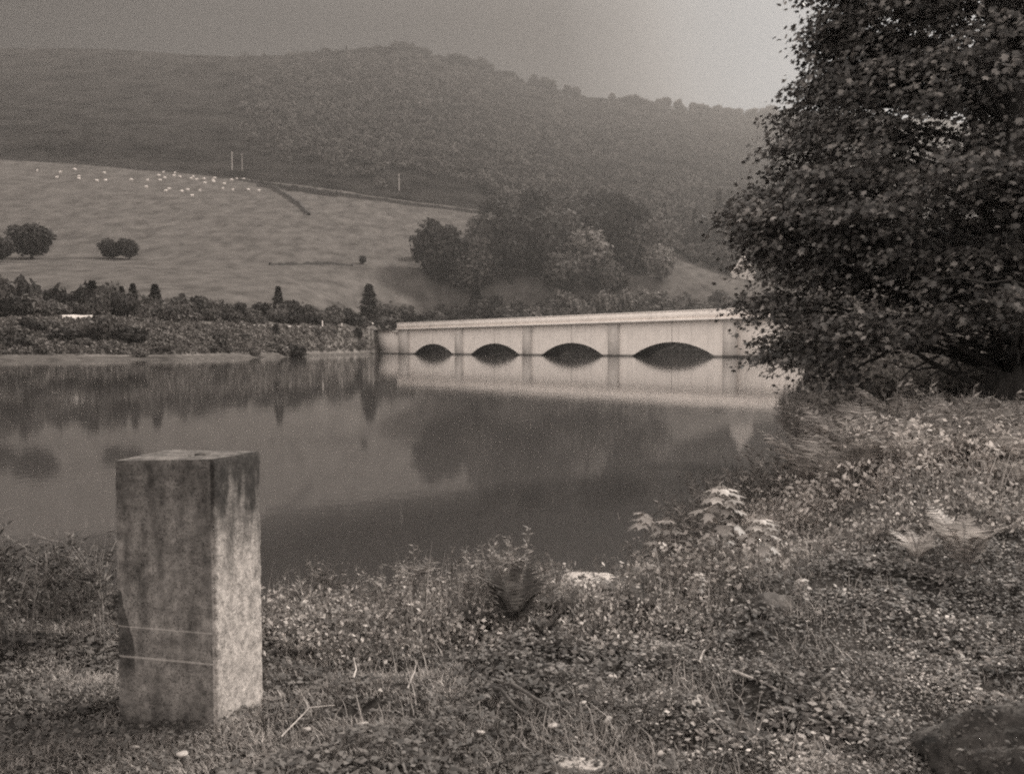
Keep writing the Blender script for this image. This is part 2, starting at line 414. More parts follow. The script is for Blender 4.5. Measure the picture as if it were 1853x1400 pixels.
mb = MB(); mb.add(np.stack([X2, Y2, Z2], -1).reshape(-1, 3), np.stack([base, base + 1, base + nc2 + 1, base + nc2], -1).reshape(-1, 4))
tag(mb.build('ground', M['soil'], smooth=True), 'bare soil of the near bank under the plants', kind='structure')

# ------------------------------------------------------------------ water
wm = bpy.data.materials.new('reservoir_water'); wm.use_nodes = True
t = wm.node_tree; b = t.nodes['Principled BSDF']
b.inputs['Base Color'].default_value = (.045, .041, .039, 1); b.inputs['Roughness'].default_value = .045
b.inputs['IOR'].default_value = 1.45; b.inputs['Specular IOR Level'].default_value = .75
tcn = N(t, 'ShaderNodeTexCoord'); n1 = N(t, 'ShaderNodeTexNoise'); n1.inputs['Scale'].default_value = 2.2; n1.inputs['Detail'].default_value = 3
t.links.new(tcn.outputs['Object'], n1.inputs['Vector'])
n2 = N(t, 'ShaderNodeTexNoise'); n2.inputs['Scale'].default_value = .12; n2.inputs['Detail'].default_value = 2
t.links.new(tcn.outputs['Object'], n2.inputs['Vector'])
ad = mathn(t, 'ADD', n1.outputs[0], mathn(t, 'MULTIPLY', n2.outputs[0], 4.0))
bp = N(t, 'ShaderNodeBump'); bp.inputs['Strength'].default_value = 1; bp.inputs['Distance'].default_value = .0018
t.links.new(ad, bp.inputs['Height']); t.links.new(bp.outputs[0], b.inputs['Normal'])
mb = MB(); mb.add([(-1400, -80, 0), (430, -80, 0), (430, 600, 0), (-1400, 600, 0)], [[0, 1, 2, 3]])
tag(mb.build('water', wm), 'still grey reservoir water mirroring the bridge and hill', kind='structure')

# ------------------------------------------------------------------ bridge
A0 = np.array([62.5, 230.0]); A1 = np.array([-47.9, 372.0]); BL = 179.9
bd = (A1 - A0) / BL                                  # along, towards the far left end
bn = np.array([-bd[1], -bd[0] * -1]);                # facing the camera
bn = np.array([-bd[1], bd[0]])
if bn @ np.array([0, -1]) < 0: bn = -bn
BW = 8.5
rzb = math.atan2(bd[1], bd[0])
bridge = empty('bridge', (A0[0], A0[1], 0), rzb)
tag(bridge, 'long pale concrete road bridge with low arches crossing the reservoir', 'bridge')
# in the bridge's own frame: x along, y: camera side is sgn
bx = np.array([math.cos(rzb), math.sin(rzb)]); by = np.array([-math.sin(rzb), math.cos(rzb)])
SG = 1.0 if by @ bn > 0 else -1.0
def yb(n): return SG * n                            # n = metres towards the camera from the wall face
pier_t = [.038, .2815, .515, .744, .968]
pier_s = [p * BL for p in pier_t]
HT = 10.0
def bbox_(mb, s0, s1, n0, n1, z0, z1):
    ya, yb_ = sorted((yb(n0), yb(n1)))
    mb.box(((s0 + s1) / 2, (ya + yb_) / 2, (z0 + z1) / 2), ((s1 - s0) / 2, (yb_ - ya) / 2, (z1 - z0) / 2))
# abutment wall towards the right bank
m_ = MB(); bbox_(m_, -24.0 + 0, pier_s[0] - 2.0, 0, -BW, -3, HT - .003)
m_.build('abutment', M['bridge'], bridge)
m_ = MB(); bbox_(m_, -70, -24.003, -1.2, -BW + 1, -3, HT - .003); m_.build('approach_wall', M['bridge'], bridge)
for k in range(4):
    s0, s1 = pier_s[k] + 2.0, pier_s[k + 1] - 2.0
    c = (s0 + s1) / 2 - 1.0; hw = 15.9 * ((s1 - s0) / 39.8); rise = 4.15
    q = MB(); qs = MB(); ns = 36
    s = np.concatenate([[s0], np.linspace(c - hw, c + hw, ns), [s1]])
    rad = (hw * hw + rise * rise) / (2 * rise)
    za = np.where(np.abs(s - c) <= hw + 1e-6, np.sqrt(np.maximum(rad ** 2 - (s - c) ** 2, 0)) - (rad - rise), -3.0)
    za[1] = -3; za[-2] = -3
    sA = s.copy(); zA = za.copy(); zA[1] = 0; zA[-2] = 0
    for a in range(len(s) - 1):
        if a == 0: z0, z1 = -3, -3
        elif a == len(s) - 2: z0, z1 = -3, -3
        else: z0, z1 = zA[a], zA[a + 1]
        for n_ in (0, -BW):
            q.add([(s[a], yb(n_), z0), (s[a + 1], yb(n_), z1), (s[a + 1], yb(n_), HT - .003), (s[a], yb(n_), HT - .003)], [[0, 1, 2, 3]])
        if 0 < a < len(s) - 2:
            qs.add([(s[a], yb(-.35), z0), (s[a + 1], yb(-.35), z1), (s[a + 1], yb(-BW), z1), (s[a], yb(-BW), z0)], [[0, 1, 2, 3]])
            q.add([(s[a], yb(0), z0), (s[a + 1], yb(0), z1), (s[a + 1], yb(-.35), z1), (s[a], yb(-.35), z0)], [[0, 1, 2, 3]])
    for e in (1, -2):
        q.add([(s[e], yb(0), -3), (s[e], yb(-BW), -3), (s[e], yb(-BW), 0), (s[e], yb(0), 0)], [[0, 1, 2, 3]])
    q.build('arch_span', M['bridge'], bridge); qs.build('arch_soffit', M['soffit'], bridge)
    j_ = MB(); bbox_(j_, c - .07, c + .07, .0, .02, rise + .05, HT - .01); j_.build('expansion_joint', M['joint'], bridge)
for k, ps in enumerate(pier_s):
    q = MB(); w = 2.0 if k < 4 else 3.4
    bbox_(q, ps - w, ps + w, 1.15, -BW - 1.15, -3, HT - .6)
    bbox_(q, ps - w - .15, ps + w + .15, 1.3, -BW - 1.3, HT - .6, HT + .0)
    q.build('pier', M['bridge_pier'] if k else M['bridge_pier'], bridge)
endS = pier_s[-1] + 4.0
for side, (n0, n1, n2, n3) in enumerate(((1.95, -.6, 1.6, 1.15), (-BW + .6, -BW - 1.35, -BW - .55, -BW - 1.0))):
    q = MB(); bbox_(q, -70, endS, n0 + (.15 if side == 0 else 0), n1 - (.35 if side else 0), HT + .003, HT + .65); q.build('cornice', M['bridge'], bridge)
    q = MB(); bbox_(q, -70, endS - .2, n2, n3, HT + .653, HT + 2.7)
    q.build('parapet', M['bridge'], bridge)
    q = MB(); bbox_(q, -70, endS - .1, n2 + .12, n3 - .12, HT + 2.703, HT + 2.95); q.build('coping', M['bridge'], bridge)
q = MB(); bbox_(q, -70, endS + 60, -.603, -BW + .603, HT + .003, HT + .5); q.build('deck', M['road'], bridge)
# low wing wall beyond the last pier
q = MB(); bbox_(q, endS + .01 - .6, endS + 34, -2.2, -4.2, -3, HT - .4); q.build('wing_wall', M['bridge'], bridge)
q = MB(); bbox_(q, endS - .1, endS + 34.2, -1.5, -4.5, HT - .397, HT + .35); q.build('wing_coping', M['bridge'], bridge)
q = MB(); bbox_(q, endS + .2, endS + 7, -.4, -1.49, HT - 1.0, HT - .2); q.build('wing_ledge', M['bridge_pier'], bridge)

# ------------------------------------------------------------------ far trees and bushes
def lobe_crown(nl, nf, fs, rx, rz, zc, seed, flat=.9, lob=.55, low=-.5):
    g = np.random.default_rng(seed); mb = MB()
    cs = unit(g.normal(size=(nl, 3))) * g.uniform(.35, .75, (nl, 1)); cs[:, 2] = np.maximum(cs[:, 2], low)
    cs = np.vstack([cs, [[0, 0, 0.05]]])
    rr = g.uniform(.32, .5, len(cs)) * lob / .5; rr[-1] = .7
    k = g.choice(len(cs), nf, p=rr ** 2 / (rr ** 2).sum())
    d = unit(g.normal(size=(nf, 3)))
    r = rr[k] * (g.uniform(.78, 1.05, nf) + .09 * g.exponential(1, nf))
    P = cs[k] + d * r[:, None]
    P = P * [rx, rx, rz] + [0, 0, zc]
    nrm = unit(d * .8 + g.normal(size=(nf, 3)) * .45)
    A = np.cross(nrm, unit(g.normal(size=(nf, 3))))
    S = fs * g.uniform(.6, 1.4, nf)
    scatter(mb, *QUAD, P, A, nrm, S)
    return mb
TREES = {}
def proto_tree(kind, seed, rx, rz, zc, mat, name, fs=.7, nf=1700, nl=16, trunk=None, low=-.5):
    e = empty(name); cr = lobe_crown(nl, nf, fs, rx, rz, zc, seed, low=low).build('crown', M[mat], e)
    tb = MB(); tr = trunk or .5
    tb.tube([(0, 0, -1.5), (0, 0, zc * .35), (.2, .1, zc)], [tr * 1.2, tr * .8, tr * .35], 8)
    g = random.Random(seed)
    for i in range(4):
        a = i * 1.6 + g.random(); tb.tube([(0, 0, zc * .45), (math.cos(a) * rx * .3, math.sin(a) * rx * .3, zc * .8), (math.cos(a) * rx * .6, math.sin(a) * rx * .6, zc + rz * .3)], [tr * .4, tr * .3, tr * .1], 6)
    tk = tb.build('trunk', M['bark'], e)
    KIDS[e.name] = [cr, tk]; e.location = (0, -3000, -3000)
    TREES.setdefault(kind, []).append(e); return e
def place(kind, i, loc, sc, label, group, cat='tree', rz=None):
    ps = TREES[kind]; p = ps[i % len(ps)]
    if 'used' not in USED.get(p.name, ''):
        USED[p.name] = 'used'; p.location = loc; p.scale = sc if isinstance(sc, tuple) else (sc,) * 3
        p.rotation_euler = (0, 0, rz if rz is not None else random.uniform(0, 6)); tag(p, label, cat, group); return p
    q = copy_tree(p, loc, rz if rz is not None else random.uniform(0, 6), sc, label, group); q['category'] = cat
    return q
USED = {}
for s in range(3): proto_tree('dark', 10 + s, 6, 6, 7.0, 'tree_a', 'broadleaf_tree', .75, 2200, 18)
for s in range(3): proto_tree('mid', 20 + s, 6, 6, 6.5, 'tree_b', 'broadleaf_tree', .75, 2200, 18)
for s in range(2): proto_tree('pale', 30 + s, 6, 6, 6.5, 'tree_c', 'broadleaf_tree', .75, 2200, 18)
# conifer
def conifer(seed, mat):
    g = np.random.default_rng(seed); n = 1500; e = empty('conifer_tree')
    a0 = seed; h = g.random(n) ** .8; r = (1 - h) ** .8 * 2.2 * (0.85 + .12 * np.sin(h * 31 + a0)) * np.sqrt(g.random(n)) * g.uniform(.7, 1.35, n) + .05; a = g.random(n) * 6.283
    P = np.stack([np.cos(a) * r, np.sin(a) * r, 1 + h * 10], 1)
    A = np.stack([np.cos(a), np.sin(a), np.full(n, -.3)], 1); mb = MB()
    scatter(mb, *QUAD, P, A, np.tile([0, 0, 1.], (n, 1)) + g.normal(size=(n, 3)) * .4, .5 * g.uniform(.6, 1.3, n))
    c = mb.build('crown', M[mat], e); tb = MB(); tb.tube([(0, 0, -1), (0, 0, 6), (0, 0, 11)], [.25, .15, .04], 6)
    k = tb.build('trunk', M['bark'], e); KIDS[e.name] = [c, k]; TREES.setdefault('conifer', []).append(e); e.location = (0, -3000, -3000)
conifer(41, 'tree_a'); conifer(42, 'tree_b')
# bushes: one mesh each, too small to show stems
BUSH = {}
def proto_bush(kind, seed, mat, name='bush'):
    o = lobe_crown(9, 700, .42, 2.2, 1.9, 1.3, seed, low=-.3).build(name, M[mat]); BUSH.setdefault(kind, []).append(o); o.location = (0, -3000, -3000)
for s in range(3): proto_bush('dark', 50 + s, 'tree_a')
for s in range(3): proto_bush('mid', 60 + s, 'tree_b')
for s in range(3): proto_bush('pale', 70 + s, 'tree_c')
def bush(kind, i, loc, sc, label, group, cat='bush'):
    p = BUSH[kind][i % len(BUSH[kind])]
    if p.name in USED: o = p.copy(); col.objects.link(o)
    else: USED[p.name] = 'used'; o = p
    o.location = loc; o.scale = sc if isinstance(sc, tuple) else (sc,) * 3; o.rotation_euler = (0, 0, random.uniform(0, 6))
    return tag(o, label, cat, group)

def mpp(Y): return Y / F     # metres per full-size pixel
# clump of big trees on the far bank: px, py base, width px, height px, kind
clump = [
 (790, 512, 104, 118, 'dark', 'big round dark tree at the left end of the clump behind the bridge', 0),
 (868, 520, 74, 100, 'mid', 'middling tree right of the big round tree in the clump', 0),
 (925, 512, 96, 132, 'dark', 'tall dark tree in the middle of the clump behind the bridge', 1),
 (985, 505, 84, 120, 'dark', 'tree squeezed between the tall middle tree and the pale domed one in the clump', 2), (1060, 500, 110, 90, 'pale', 'pale domed tree standing in front of darker ones in the clump', 0),
 (1130, 490, 90, 140, 'dark', 'tall dark tree at the right end of the clump above the field', 0),
 (1020, 532, 92, 84, 'mid', 'low broad tree at the front foot of the clump', 1), (845, 528, 80, 66, 'mid', 'small round tree at the left front foot of the clump', 2),
 (960, 470, 90, 90, 'dark', 'tree showing just above the left part of the clump', 1), (905, 440, 80, 80, 'dark', 'highest tree at the back left of the clump', 2), (1040, 450, 90, 90, 'dark', 'tree behind the pale domed tree in the clump', 0), (1180, 470, 76, 96, 'mid', 'outermost right tree of the clump, next to the field', 0),
 (1100, 530, 70, 60, 'mid', 'short tree at the right front of the clump, above the bridge parapet', 1), (1165, 495, 80, 100, 'mid', 'rounded tree low on the right side of the clump', 2), (1195, 505, 60, 70, 'pale', 'small pale tree at the right tip of the clump', 1), (880, 470, 90, 90, 'mid', 'tree between the big round tree and the tall middle tree', 0), (1010, 475, 90, 100, 'mid', 'tree behind the low broad tree of the clump', 2), (760, 470, 30, 40, 'mid', 'little tree at the left edge of the clump beside the pasture', 2), (1085, 420, 90, 80, 'dark', 'highest tree at the back right of the clump', 1), (980, 420, 90, 80, 'dark', 'topmost tree in the centre back of the clump', 2)]
for i, (px, py, w, h, kd, lab, v) in enumerate(clump):
    p = ground(px, py, i0); m = mpp(p[1]); w *= m; h *= m
    place(kd, v, tuple(p - [0, 0, .8]), (w / 12.6, w / 12.6, h / 13.2), lab or 'tree packed in the clump of broadleaved trees behind the bridge', None if lab else 'trees packed in the clump')
# trees standing in the pasture
for (px, py, w, h, kd, lab) in [
 (62, 468, 84, 66, 'dark', 'large dark round tree in the pasture at the far left'), (-5, 474, 60, 52, 'dark', 'dark tree cut by the left edge of the picture'),
 (203, 468, 46, 36, 'dark', 'lower spreading tree of the pair in the pasture'), (238, 470, 36, 40, 'dark', 'upright tree on the right of the pair in the pasture'),
 (658, 478, 14, 16, 'dark', 'tiny thorn tree alone in the pasture')]:
    p = ground(px, py, i0); m = mpp(p[1]); place(kd, random.randrange(3), tuple(p), (w * m / 12.6, w * m / 12.6, h * m / 13.2), lab, None)
# conifers and shrubs along the road behind the far bank
hedge_top = K([(-300, 500), (0, 498), (60, 505), (170, 510), (250, 522), (330, 532), (430, 545), (520, 545), (600, 545), (680, 548), (760, 553), (820, 548), (900, 536), (1000, 526), (1100, 528), (1200, 524), (1320, 530), (1500, 515)])
low0 = sum(sub[:5])
n = 0
for px in np.arange(-120, 1400, 16.5):
    for rr in range(2):
        q = px + random.uniform(-9, 9); top = float(hedge_top(q)) + random.uniform(-9, 20) + rr * 16
        jy = low0 - 4 + random.randrange(0, 5) - rr * 4
        j = np.searchsorted(cols, q); Y = GY[jy, j]; z = GZ[jy, j]; m = mpp(Y)
        basey = 700 - F * math.tan(math.atan2(z - EYE, Y) + PITCH); h = max(basey - top, 12) * m
        if basey - top < 4: continue
        w = random.uniform(28, 50) * m * (1.25 if q < 330 else 1)
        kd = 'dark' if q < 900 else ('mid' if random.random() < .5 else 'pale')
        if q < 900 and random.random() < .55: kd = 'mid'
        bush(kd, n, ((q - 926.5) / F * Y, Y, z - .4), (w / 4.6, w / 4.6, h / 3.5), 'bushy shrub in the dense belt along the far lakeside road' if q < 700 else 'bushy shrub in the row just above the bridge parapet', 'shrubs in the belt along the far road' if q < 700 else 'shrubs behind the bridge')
        n += 1
for (px, top, w, bs) in [(170, 508, 34, 560), (205, 516, 22, 560), (222, 518, 24, 560), (243, 513, 26, 560), (283, 514, 32, 565), (505, 518, 26, 570), (669, 514, 40, 582), (862, 516, 30, 570)]:
    p = ground(px, bs, i0 - 6); m = mpp(p[1]); h = (bs - top) * m; w *= m
    lab = {669: 'dark pointed conifer left of the bridge end', 862: 'pale narrow conifer behind the bridge'}.get(px, 'narrow young conifer rising out of the roadside shrub belt')
    place('conifer', px % 2, tuple(p), (w / 4.2, w / 4.2, h / 11), lab, None if px in (669, 862) else 'narrow conifers in the roadside belt')
# bushes on the bank between the far road and the water
n = 0
for k in range(75):
    px = random.uniform(-120, 690); j = np.searchsorted(cols, px)
    if px < 230: f = random.uniform(.12, 1)
    else: f = random.uniform(.1, .95)
    if px >= 230 and random.random() < .45: continue
    r_ = sub[0] + sub[1] + int(f * (sub[2] - 1)); Y, z = GY[r_, j], GZ[r_, j]; m = mpp(Y)
    s = random.uniform(.45, .95) * (1.3 if px < 230 else 1); s *= .75 + .3 * Y / 250
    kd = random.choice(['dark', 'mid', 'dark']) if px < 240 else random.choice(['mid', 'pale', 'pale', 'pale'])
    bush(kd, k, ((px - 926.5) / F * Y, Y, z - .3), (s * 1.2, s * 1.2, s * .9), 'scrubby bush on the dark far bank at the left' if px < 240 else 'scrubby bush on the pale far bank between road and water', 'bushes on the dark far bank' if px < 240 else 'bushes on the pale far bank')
for k in range(36):
    px = random.uniform(690, 1500); j = np.searchsorted(cols, px); r_ = sub[0] + sub[1] + random.randrange(0, sub[2]); Y, z = GY[r_, j], GZ[r_, j]
    s = random.uniform(1.8, 3.0)
    bush('dark', k, ((px - 926.5) / F * Y, Y, z - .3), (s * 1.3, s * 1.3, s), 'dark bush on the far shore seen through the bridge arches', 'bushes on the shore behind the bridge')
for (px, py, w, h, kd, lab) in [(190, 613, 70, 50, 'mid', 'round bush at the end of the pale roadside wall'), (396, 625, 44, 34, 'mid', 'dark round bush in the middle of the pale far bank'),
   (532, 645, 50, 22, 'dark', 'low rounded bush leaning over the water on the far bank'), (500, 606, 12, 26, 'dark', 'small upright bush at the top of the far bank'), (648, 612, 18, 24, 'dark', 'small dark bush in front of the bridge wing wall'), (240, 620, 60, 30, 'dark', 'broad dark bush at the foot of the far left bank')]:
    p = ground(px, py); m = mpp(p[1]); bush(kd, n, tuple(p - [0, 0, .2]), (w * m / 4.6, w * m / 4.6, h * m / 3.3), lab, None); n += 1
# low scrub clothing the far bank: nobody could count it
g = np.random.default_rng(77); nS = 5200; C_, S_ = [], []
for k in range(nS):
    px = g.uniform(-150, 700); j = np.searchsorted(cols, px); r_ = sub[0] + sub[1] + g.integers(0, sub[2]); f = g.random()
    if r_ == sub[0] + sub[1] and f < .5: continue
    Y = GY[r_, j] * (1 - f) + GY[r_ + 1, j] * f; z = GZ[r_, j] * (1 - f) + GZ[r_ + 1, j] * f
    C_.append(((px - 926.5) / F * Y, Y, z)); S_.append(g.uniform(.35, 1.15) * (1.2 + .6 * vnoise(px / 30, r_ * 1.7)))
C_ = np.array(C_); S_ = np.array(S_); kk = 16
d = unit(g.normal(size=(len(C_), kk, 3))); d[..., 2] = np.abs(d[..., 2])
P = (C_[:, None] + d * S_[:, None, None] * g.uniform(.6, 1.1, (len(C_), kk, 1))).reshape(-1, 3); m_n = len(P)
mb = MB(); scatter(mb, *QUAD, P, g.normal(size=(m_n, 3)), d.reshape(-1, 3) + g.normal(size=(m_n, 3)) * .4, g.uniform(.25, .6, m_n))
tag(mb.build('bank_scrub', M['scrub']), 'low tangled scrub clothing the far bank', kind='stuff')
C_, S_ = [], []
for k in range(2600):
    px = g.uniform(688, 1500); j = np.searchsorted(cols, px); r_ = sub[0] + g.integers(0, sub[1] + sub[2]); f = g.random()
    Y = GY[r_, j] * (1 - f) + GY[r_ + 1, j] * f; z = GZ[r_, j] * (1 - f) + GZ[r_ + 1, j] * f
    C_.append(((px - 926.5) / F * Y, Y, z)); S_.append(g.uniform(.8, 2.0))
C_ = np.array(C_); S_ = np.array(S_); d = unit(g.normal(size=(len(C_), kk, 3))); d[..., 2] = np.abs(d[..., 2])
P = (C_[:, None] + d * S_[:, None, None] * g.uniform(.6, 1.1, (len(C_), kk, 1))).reshape(-1, 3); m_n = len(P)
mb = MB(); scatter(mb, *QUAD, P, g.normal(size=(m_n, 3)), d.reshape(-1, 3) + g.normal(size=(m_n, 3)) * .4, g.uniform(.5, 1.1, m_n))
tag(mb.build('shore_scrub', M['tree_a']), 'dark scrub on the shore seen through the bridge arches', kind='stuff')
# skyline trees
for px in np.concatenate([np.arange(565, 660, 15), np.arange(660, 1860, 13)]):
    q = px + random.uniform(-6, 6); y0 = float(sky_y(q)); j = np.searchsorted(cols, q)
    Y = float(sky_Y(q)) - 6; z = EYE + slope(y0) * Y - 3; m = mpp(Y)
    w = random.uniform(16, 34); h = random.uniform(5, 17) * (.65 if q < 720 else 1.0) * (1.15 + .5 * vnoise(q / 40., 1.5)); w *= random.choice([.7, 1, 1.5])
    place('dark' if q < 1100 else 'mid', int(px), ((q - 926.5) / F * Y, Y, z), (w * m / 12, w * m / 12, h * m / 11), 'tree standing in the line along the hilltop', 'trees along the skyline')
place('conifer', 0, tuple(np.array(at(627, 100, 1270)) - [0, 0, 3]), (1.5, 1.5, 1.4), 'spindly tree sticking up from the hilltop trees', None)

# hillside woodland: a mass nobody could count
nW = 9000; g = np.random.default_rng(5)
px = g.uniform(440, 2300, nW); f = g.random(nW)
left = np.array([np.interp(y, [95, 150, 200, 260, 300, 340, 386], [565, 520, 490, 560, 680, 780, 880]) for y in range(0, 600)])
P = []
for a, b_ in zip(px, f):
    ty = float(top_y(a)); sy = float(sky_y(a)) + 3
    py = sy + (ty - sy) * b_
    if py < 590 and a < left[int(py)] + 25 * vnoise(py / 20., 3.3) - 160 * g.random() ** 3: continue
    if 700 < a < 880 and py > 340 - (880 - a) * .2: continue
    P.append(ground(a, py, i0))
P = np.array(P); nP = len(P); kk = 46
dr = unit(g.normal(size=(nP, kk, 3))); dr[..., 2] = np.abs(dr[..., 2])
sc_ = g.uniform(2.4, 7.2, (nP, 1, 1)) * (1 + .3 * vnoise(P[:, 0] / 60, P[:, 1] / 60))[:, None, None]
ctr = P[:, None] + [0, 0, 2.5]
Q = (ctr + dr * sc_ * [1, 1, .95] * g.uniform(.85, 1.1, (nP, kk, 1))).reshape(-1, 3)
nr_ = unit(dr.reshape(-1, 3) + g.normal(size=(nP * kk, 3)) * .35)
mb = MB(); scatter(mb, *QUAD, Q, np.cross(nr_, unit(g.normal(size=(nP * kk, 3)))), nr_, g.uniform(1.0, 2.3, nP * kk))
tag(mb.build('woodland', M['wood_far']), 'misty broadleaved wood covering the right of the hillside', 'woodland', kind='stuff')
# a few tall conifers in the misty wood
for (px, by_, w, h) in [(1298, 400, 30, 90), (1255, 395, 20, 60), (1200, 372, 18, 50), (1330, 405, 22, 66), (1275, 398, 18, 50)]:
    p = ground(px, by_ + 60, i0); m = mpp(p[1])
    place('conifer', 1, tuple(p), (w * m / 4.2, w * m / 4.2, h * 1.3 * m / 11), 'tall conifer in the misty wood' if px != 1298 else 'tallest conifer in the misty wood right of the clump', 'conifers in the misty wood' if px != 1298 else None)

# ------------------------------------------------------------------ sheep, walls, poles, house, cars
def sheep_mesh():
    mb = MB()
    def ell(c, r, n=10, m=7):
        th = np.linspace(0, math.pi, m); ph = np.linspace(0, 2 * math.pi, n, endpoint=False)
        V = np.array([[c[0] + r[0] * math.sin(a) * math.cos(b), c[1] + r[1] * math.sin(a) * math.sin(b), c[2] + r[2] * math.cos(a)] for a in th for b in ph])
        Fc = [[i * n + j, i * n + (j + 1) % n, (i + 1) * n + (j + 1) % n, (i + 1) * n + j] for i in range(m - 1) for j in range(n)]
        mb.add(V, Fc)
    ell((0, 0, .72), (.62, .3, .32)); ell((.55, 0, .8), (.26, .16, .2)); ell((.82, 0, .82), (.2, .1, .12))
    ell((-.62, 0, .7), (.1, .06, .14)); ell((.78, .13, .92), (.05, .1, .04)); ell((.78, -.13, .92), (.05, .1, .04))
    for x in (-.42, .38):
        for y in (-.16, .16): mb.tube([(x, y, .55), (x + .02, y, .3), (x, y, 0)], [.09, .06, .045], 6)
    return mb
shp = [(200, 817), (291, 849), (309, 824), (379, 812), (396, 845), (397, 856), (482, 866), (518, 828), (523, 864), (643, 861), (716, 895), (722, 863), (776, 841), (781, 863), (797, 825), (804, 851), (806, 914), (822, 905), (851, 827), (848, 841), (876, 846), (884, 916), (911, 909), (929, 855), (938, 846), (932, 937), (953, 860), (968, 912), (990, 857), (992, 876), (1032, 863), (1040, 853), (1036, 871), (1077, 903), (1085, 880), (1119, 861), (1124, 909), (1147, 857), (1178, 858), (1199, 909), (1248, 913)]
so = None
for i, (x, y) in enumerate(shp):
    p = ground(x / 2.641, y / 2.641 + 1.2, i0)
    if so is None: so = o = sheep_mesh().build('sheep', M['sheep'], smooth=True)
    else: o = so.copy(); col.objects.link(o)
    o.location = p; o.rotation_euler = (0, 0, random.choice([0, math.pi]) + random.uniform(-.6, .6)); o.scale = (1.6,) * 3
    lab = 'white sheep grazing in the flock at the top of the pasture'
    if i == 0: lab = 'faint white sheep farthest left of the flock, on its own'
    if i == 25: lab = 'white sheep lowest down the slope in the flock'
    if i == 40: lab = 'white sheep at the right end of the flock beside the field wall'
    tag(o, lab, 'sheep', None if i in (0, 25, 40) else 'sheep grazing in the pasture')

def wallpath(name, pts, h, w, mat, label, cat, bumpy=.3):
    P = [ground(a, b_, i0 - 6) for a, b_ in pts]; PP = []
    for a, b_ in zip(P[:-1], P[1:]):
        nn = max(2, int(np.linalg.norm(b_ - a) / 3))
        for k in range(nn): PP.append(a + (b_ - a) * k / nn)
    PP.append(P[-1]); PP = np.array(PP); mb = MB(); V = []
    for k in range(len(PP)):
        d = PP[min(k + 1, len(PP) - 1)] - PP[max(k - 1, 0)]; nn = np.array([-d[1], d[0], 0]); nn /= np.linalg.norm(nn) + 1e-9
        hh = h * random.uniform(1 - bumpy, 1 + bumpy)
        for sx, z in ((-1, -2), (-.7, hh), (.7, hh), (1, -2)): V.append(PP[k] + nn * sx * w / 2 + [0, 0, z])
    Fc = [[4 * k + a, 4 * k + a + 1, 4 * k + a + 5, 4 * k + a + 4] for k in range(len(PP) - 1) for a in range(3)]
    mb.add(V, Fc)
    o = mb.build(name, M[mat]); return tag(o, label, cat)
wallpath('field_wall', [(-60, 285), (0, 288), (100, 293), (200, 301), (340, 312), (480, 333), (560, 344), (620, 353), (700, 364), (760, 373), (830, 381), (880, 388)], 1.9, 1.6, 'drywall', 'long dark wall dividing the pasture from the moor', 'wall')
wallpath('field_wall', [(470, 336), (500, 342), (525, 358), (545, 372), (562, 390)], 2.4, 2.2, 'drywall', 'short dark wall running down into the pasture right of the sheep', 'wall')
wallpath('hedge', [(476, 337), (520, 342), (570, 350), (612, 356)], 3.0, 3.0, 'tree_a', 'broken dark hedge branching from the wall near the sheep', 'hedge', .6)
wallpath('hedge', [(490, 480), (540, 479), (590, 478), (640, 481)], 1.0, 1.4, 'tree_a', 'thin dark line of hedge low across the pasture', 'hedge', .7)
q = wallpath('roadside_wall', [(112, 578), (135, 578), (170, 578)], 1.1, .6, 'pale_block', 'bright pale roadside wall on the far left bank', 'wall', .1)
wallpath('roadside_wall', [(385, 590), (430, 590), (495, 591), (560, 593), (620, 596)], .5, .5, 'kerbstone', 'pale low wall edging the far road left of the bridge', 'wall', .1)
for (px, b0, b1, lab) in [(425, 307, 275, 'tall pale pole at the moor edge above the sheep'), (443, 309, 278, 'faint pole just right of the tall pale pole'), (724, 345, 315, 'pale pole above the pasture behind the round tree')]:
    p = ground(px, b0, i0); h = (b0 - b1) * mpp(p[1]); e = empty('utility_pole', tuple(p)); tag(e, lab, 'utility pole')
    a = MB(); a.tube([(0, 0, -1), (0, 0, h)], [.32, .22] if px != 443 else [.2, .12], 8); a.build('post', M['pale_pole'], e)
    a = MB(); a.box((0, 0, h - .9), (1.2, .1, .1)); a.build('crossarm', M['pale_pole'], e)
# house among the trees at the right end of the bridge
p = ground(1343, 505, i0); Yh = p[1]; m = mpp(Yh)
hs = empty('house', (p[0], p[1], p[2] - 1), R(-4)); tag(hs, 'gabled stone house half hidden by the big tree', 'house')
w = 20 * m; zb, zr = 5.0, 5.0 + 30 * m
a = MB(); a.add([(-w, 0, 0), (w, 0, 0), (w, 0, zb), (0, 0, zr), (-w, 0, zb), (-w, 9, 0), (w, 9, 0), (w, 9, zb), (0, 9, zr), (-w, 9, zb)][:10], [[0, 1, 2, 3, 4]])
a.add([(-w, 9, 0), (w, 9, 0), (w, 9, zb), (0, 9, zr), (-w, 9, zb)], [[4, 3, 2, 1, 0]])
a.add([(-w, 0, 0), (-w, 9, 0), (-w, 9, zb), (-w, 0, zb)], [[0, 3, 2, 1]]); a.add([(w, 0, 0), (w, 9, 0), (w, 9, zb), (w, 0, zb)], [[0, 1, 2, 3]])
a.build('wall', M['house_wall'], hs)
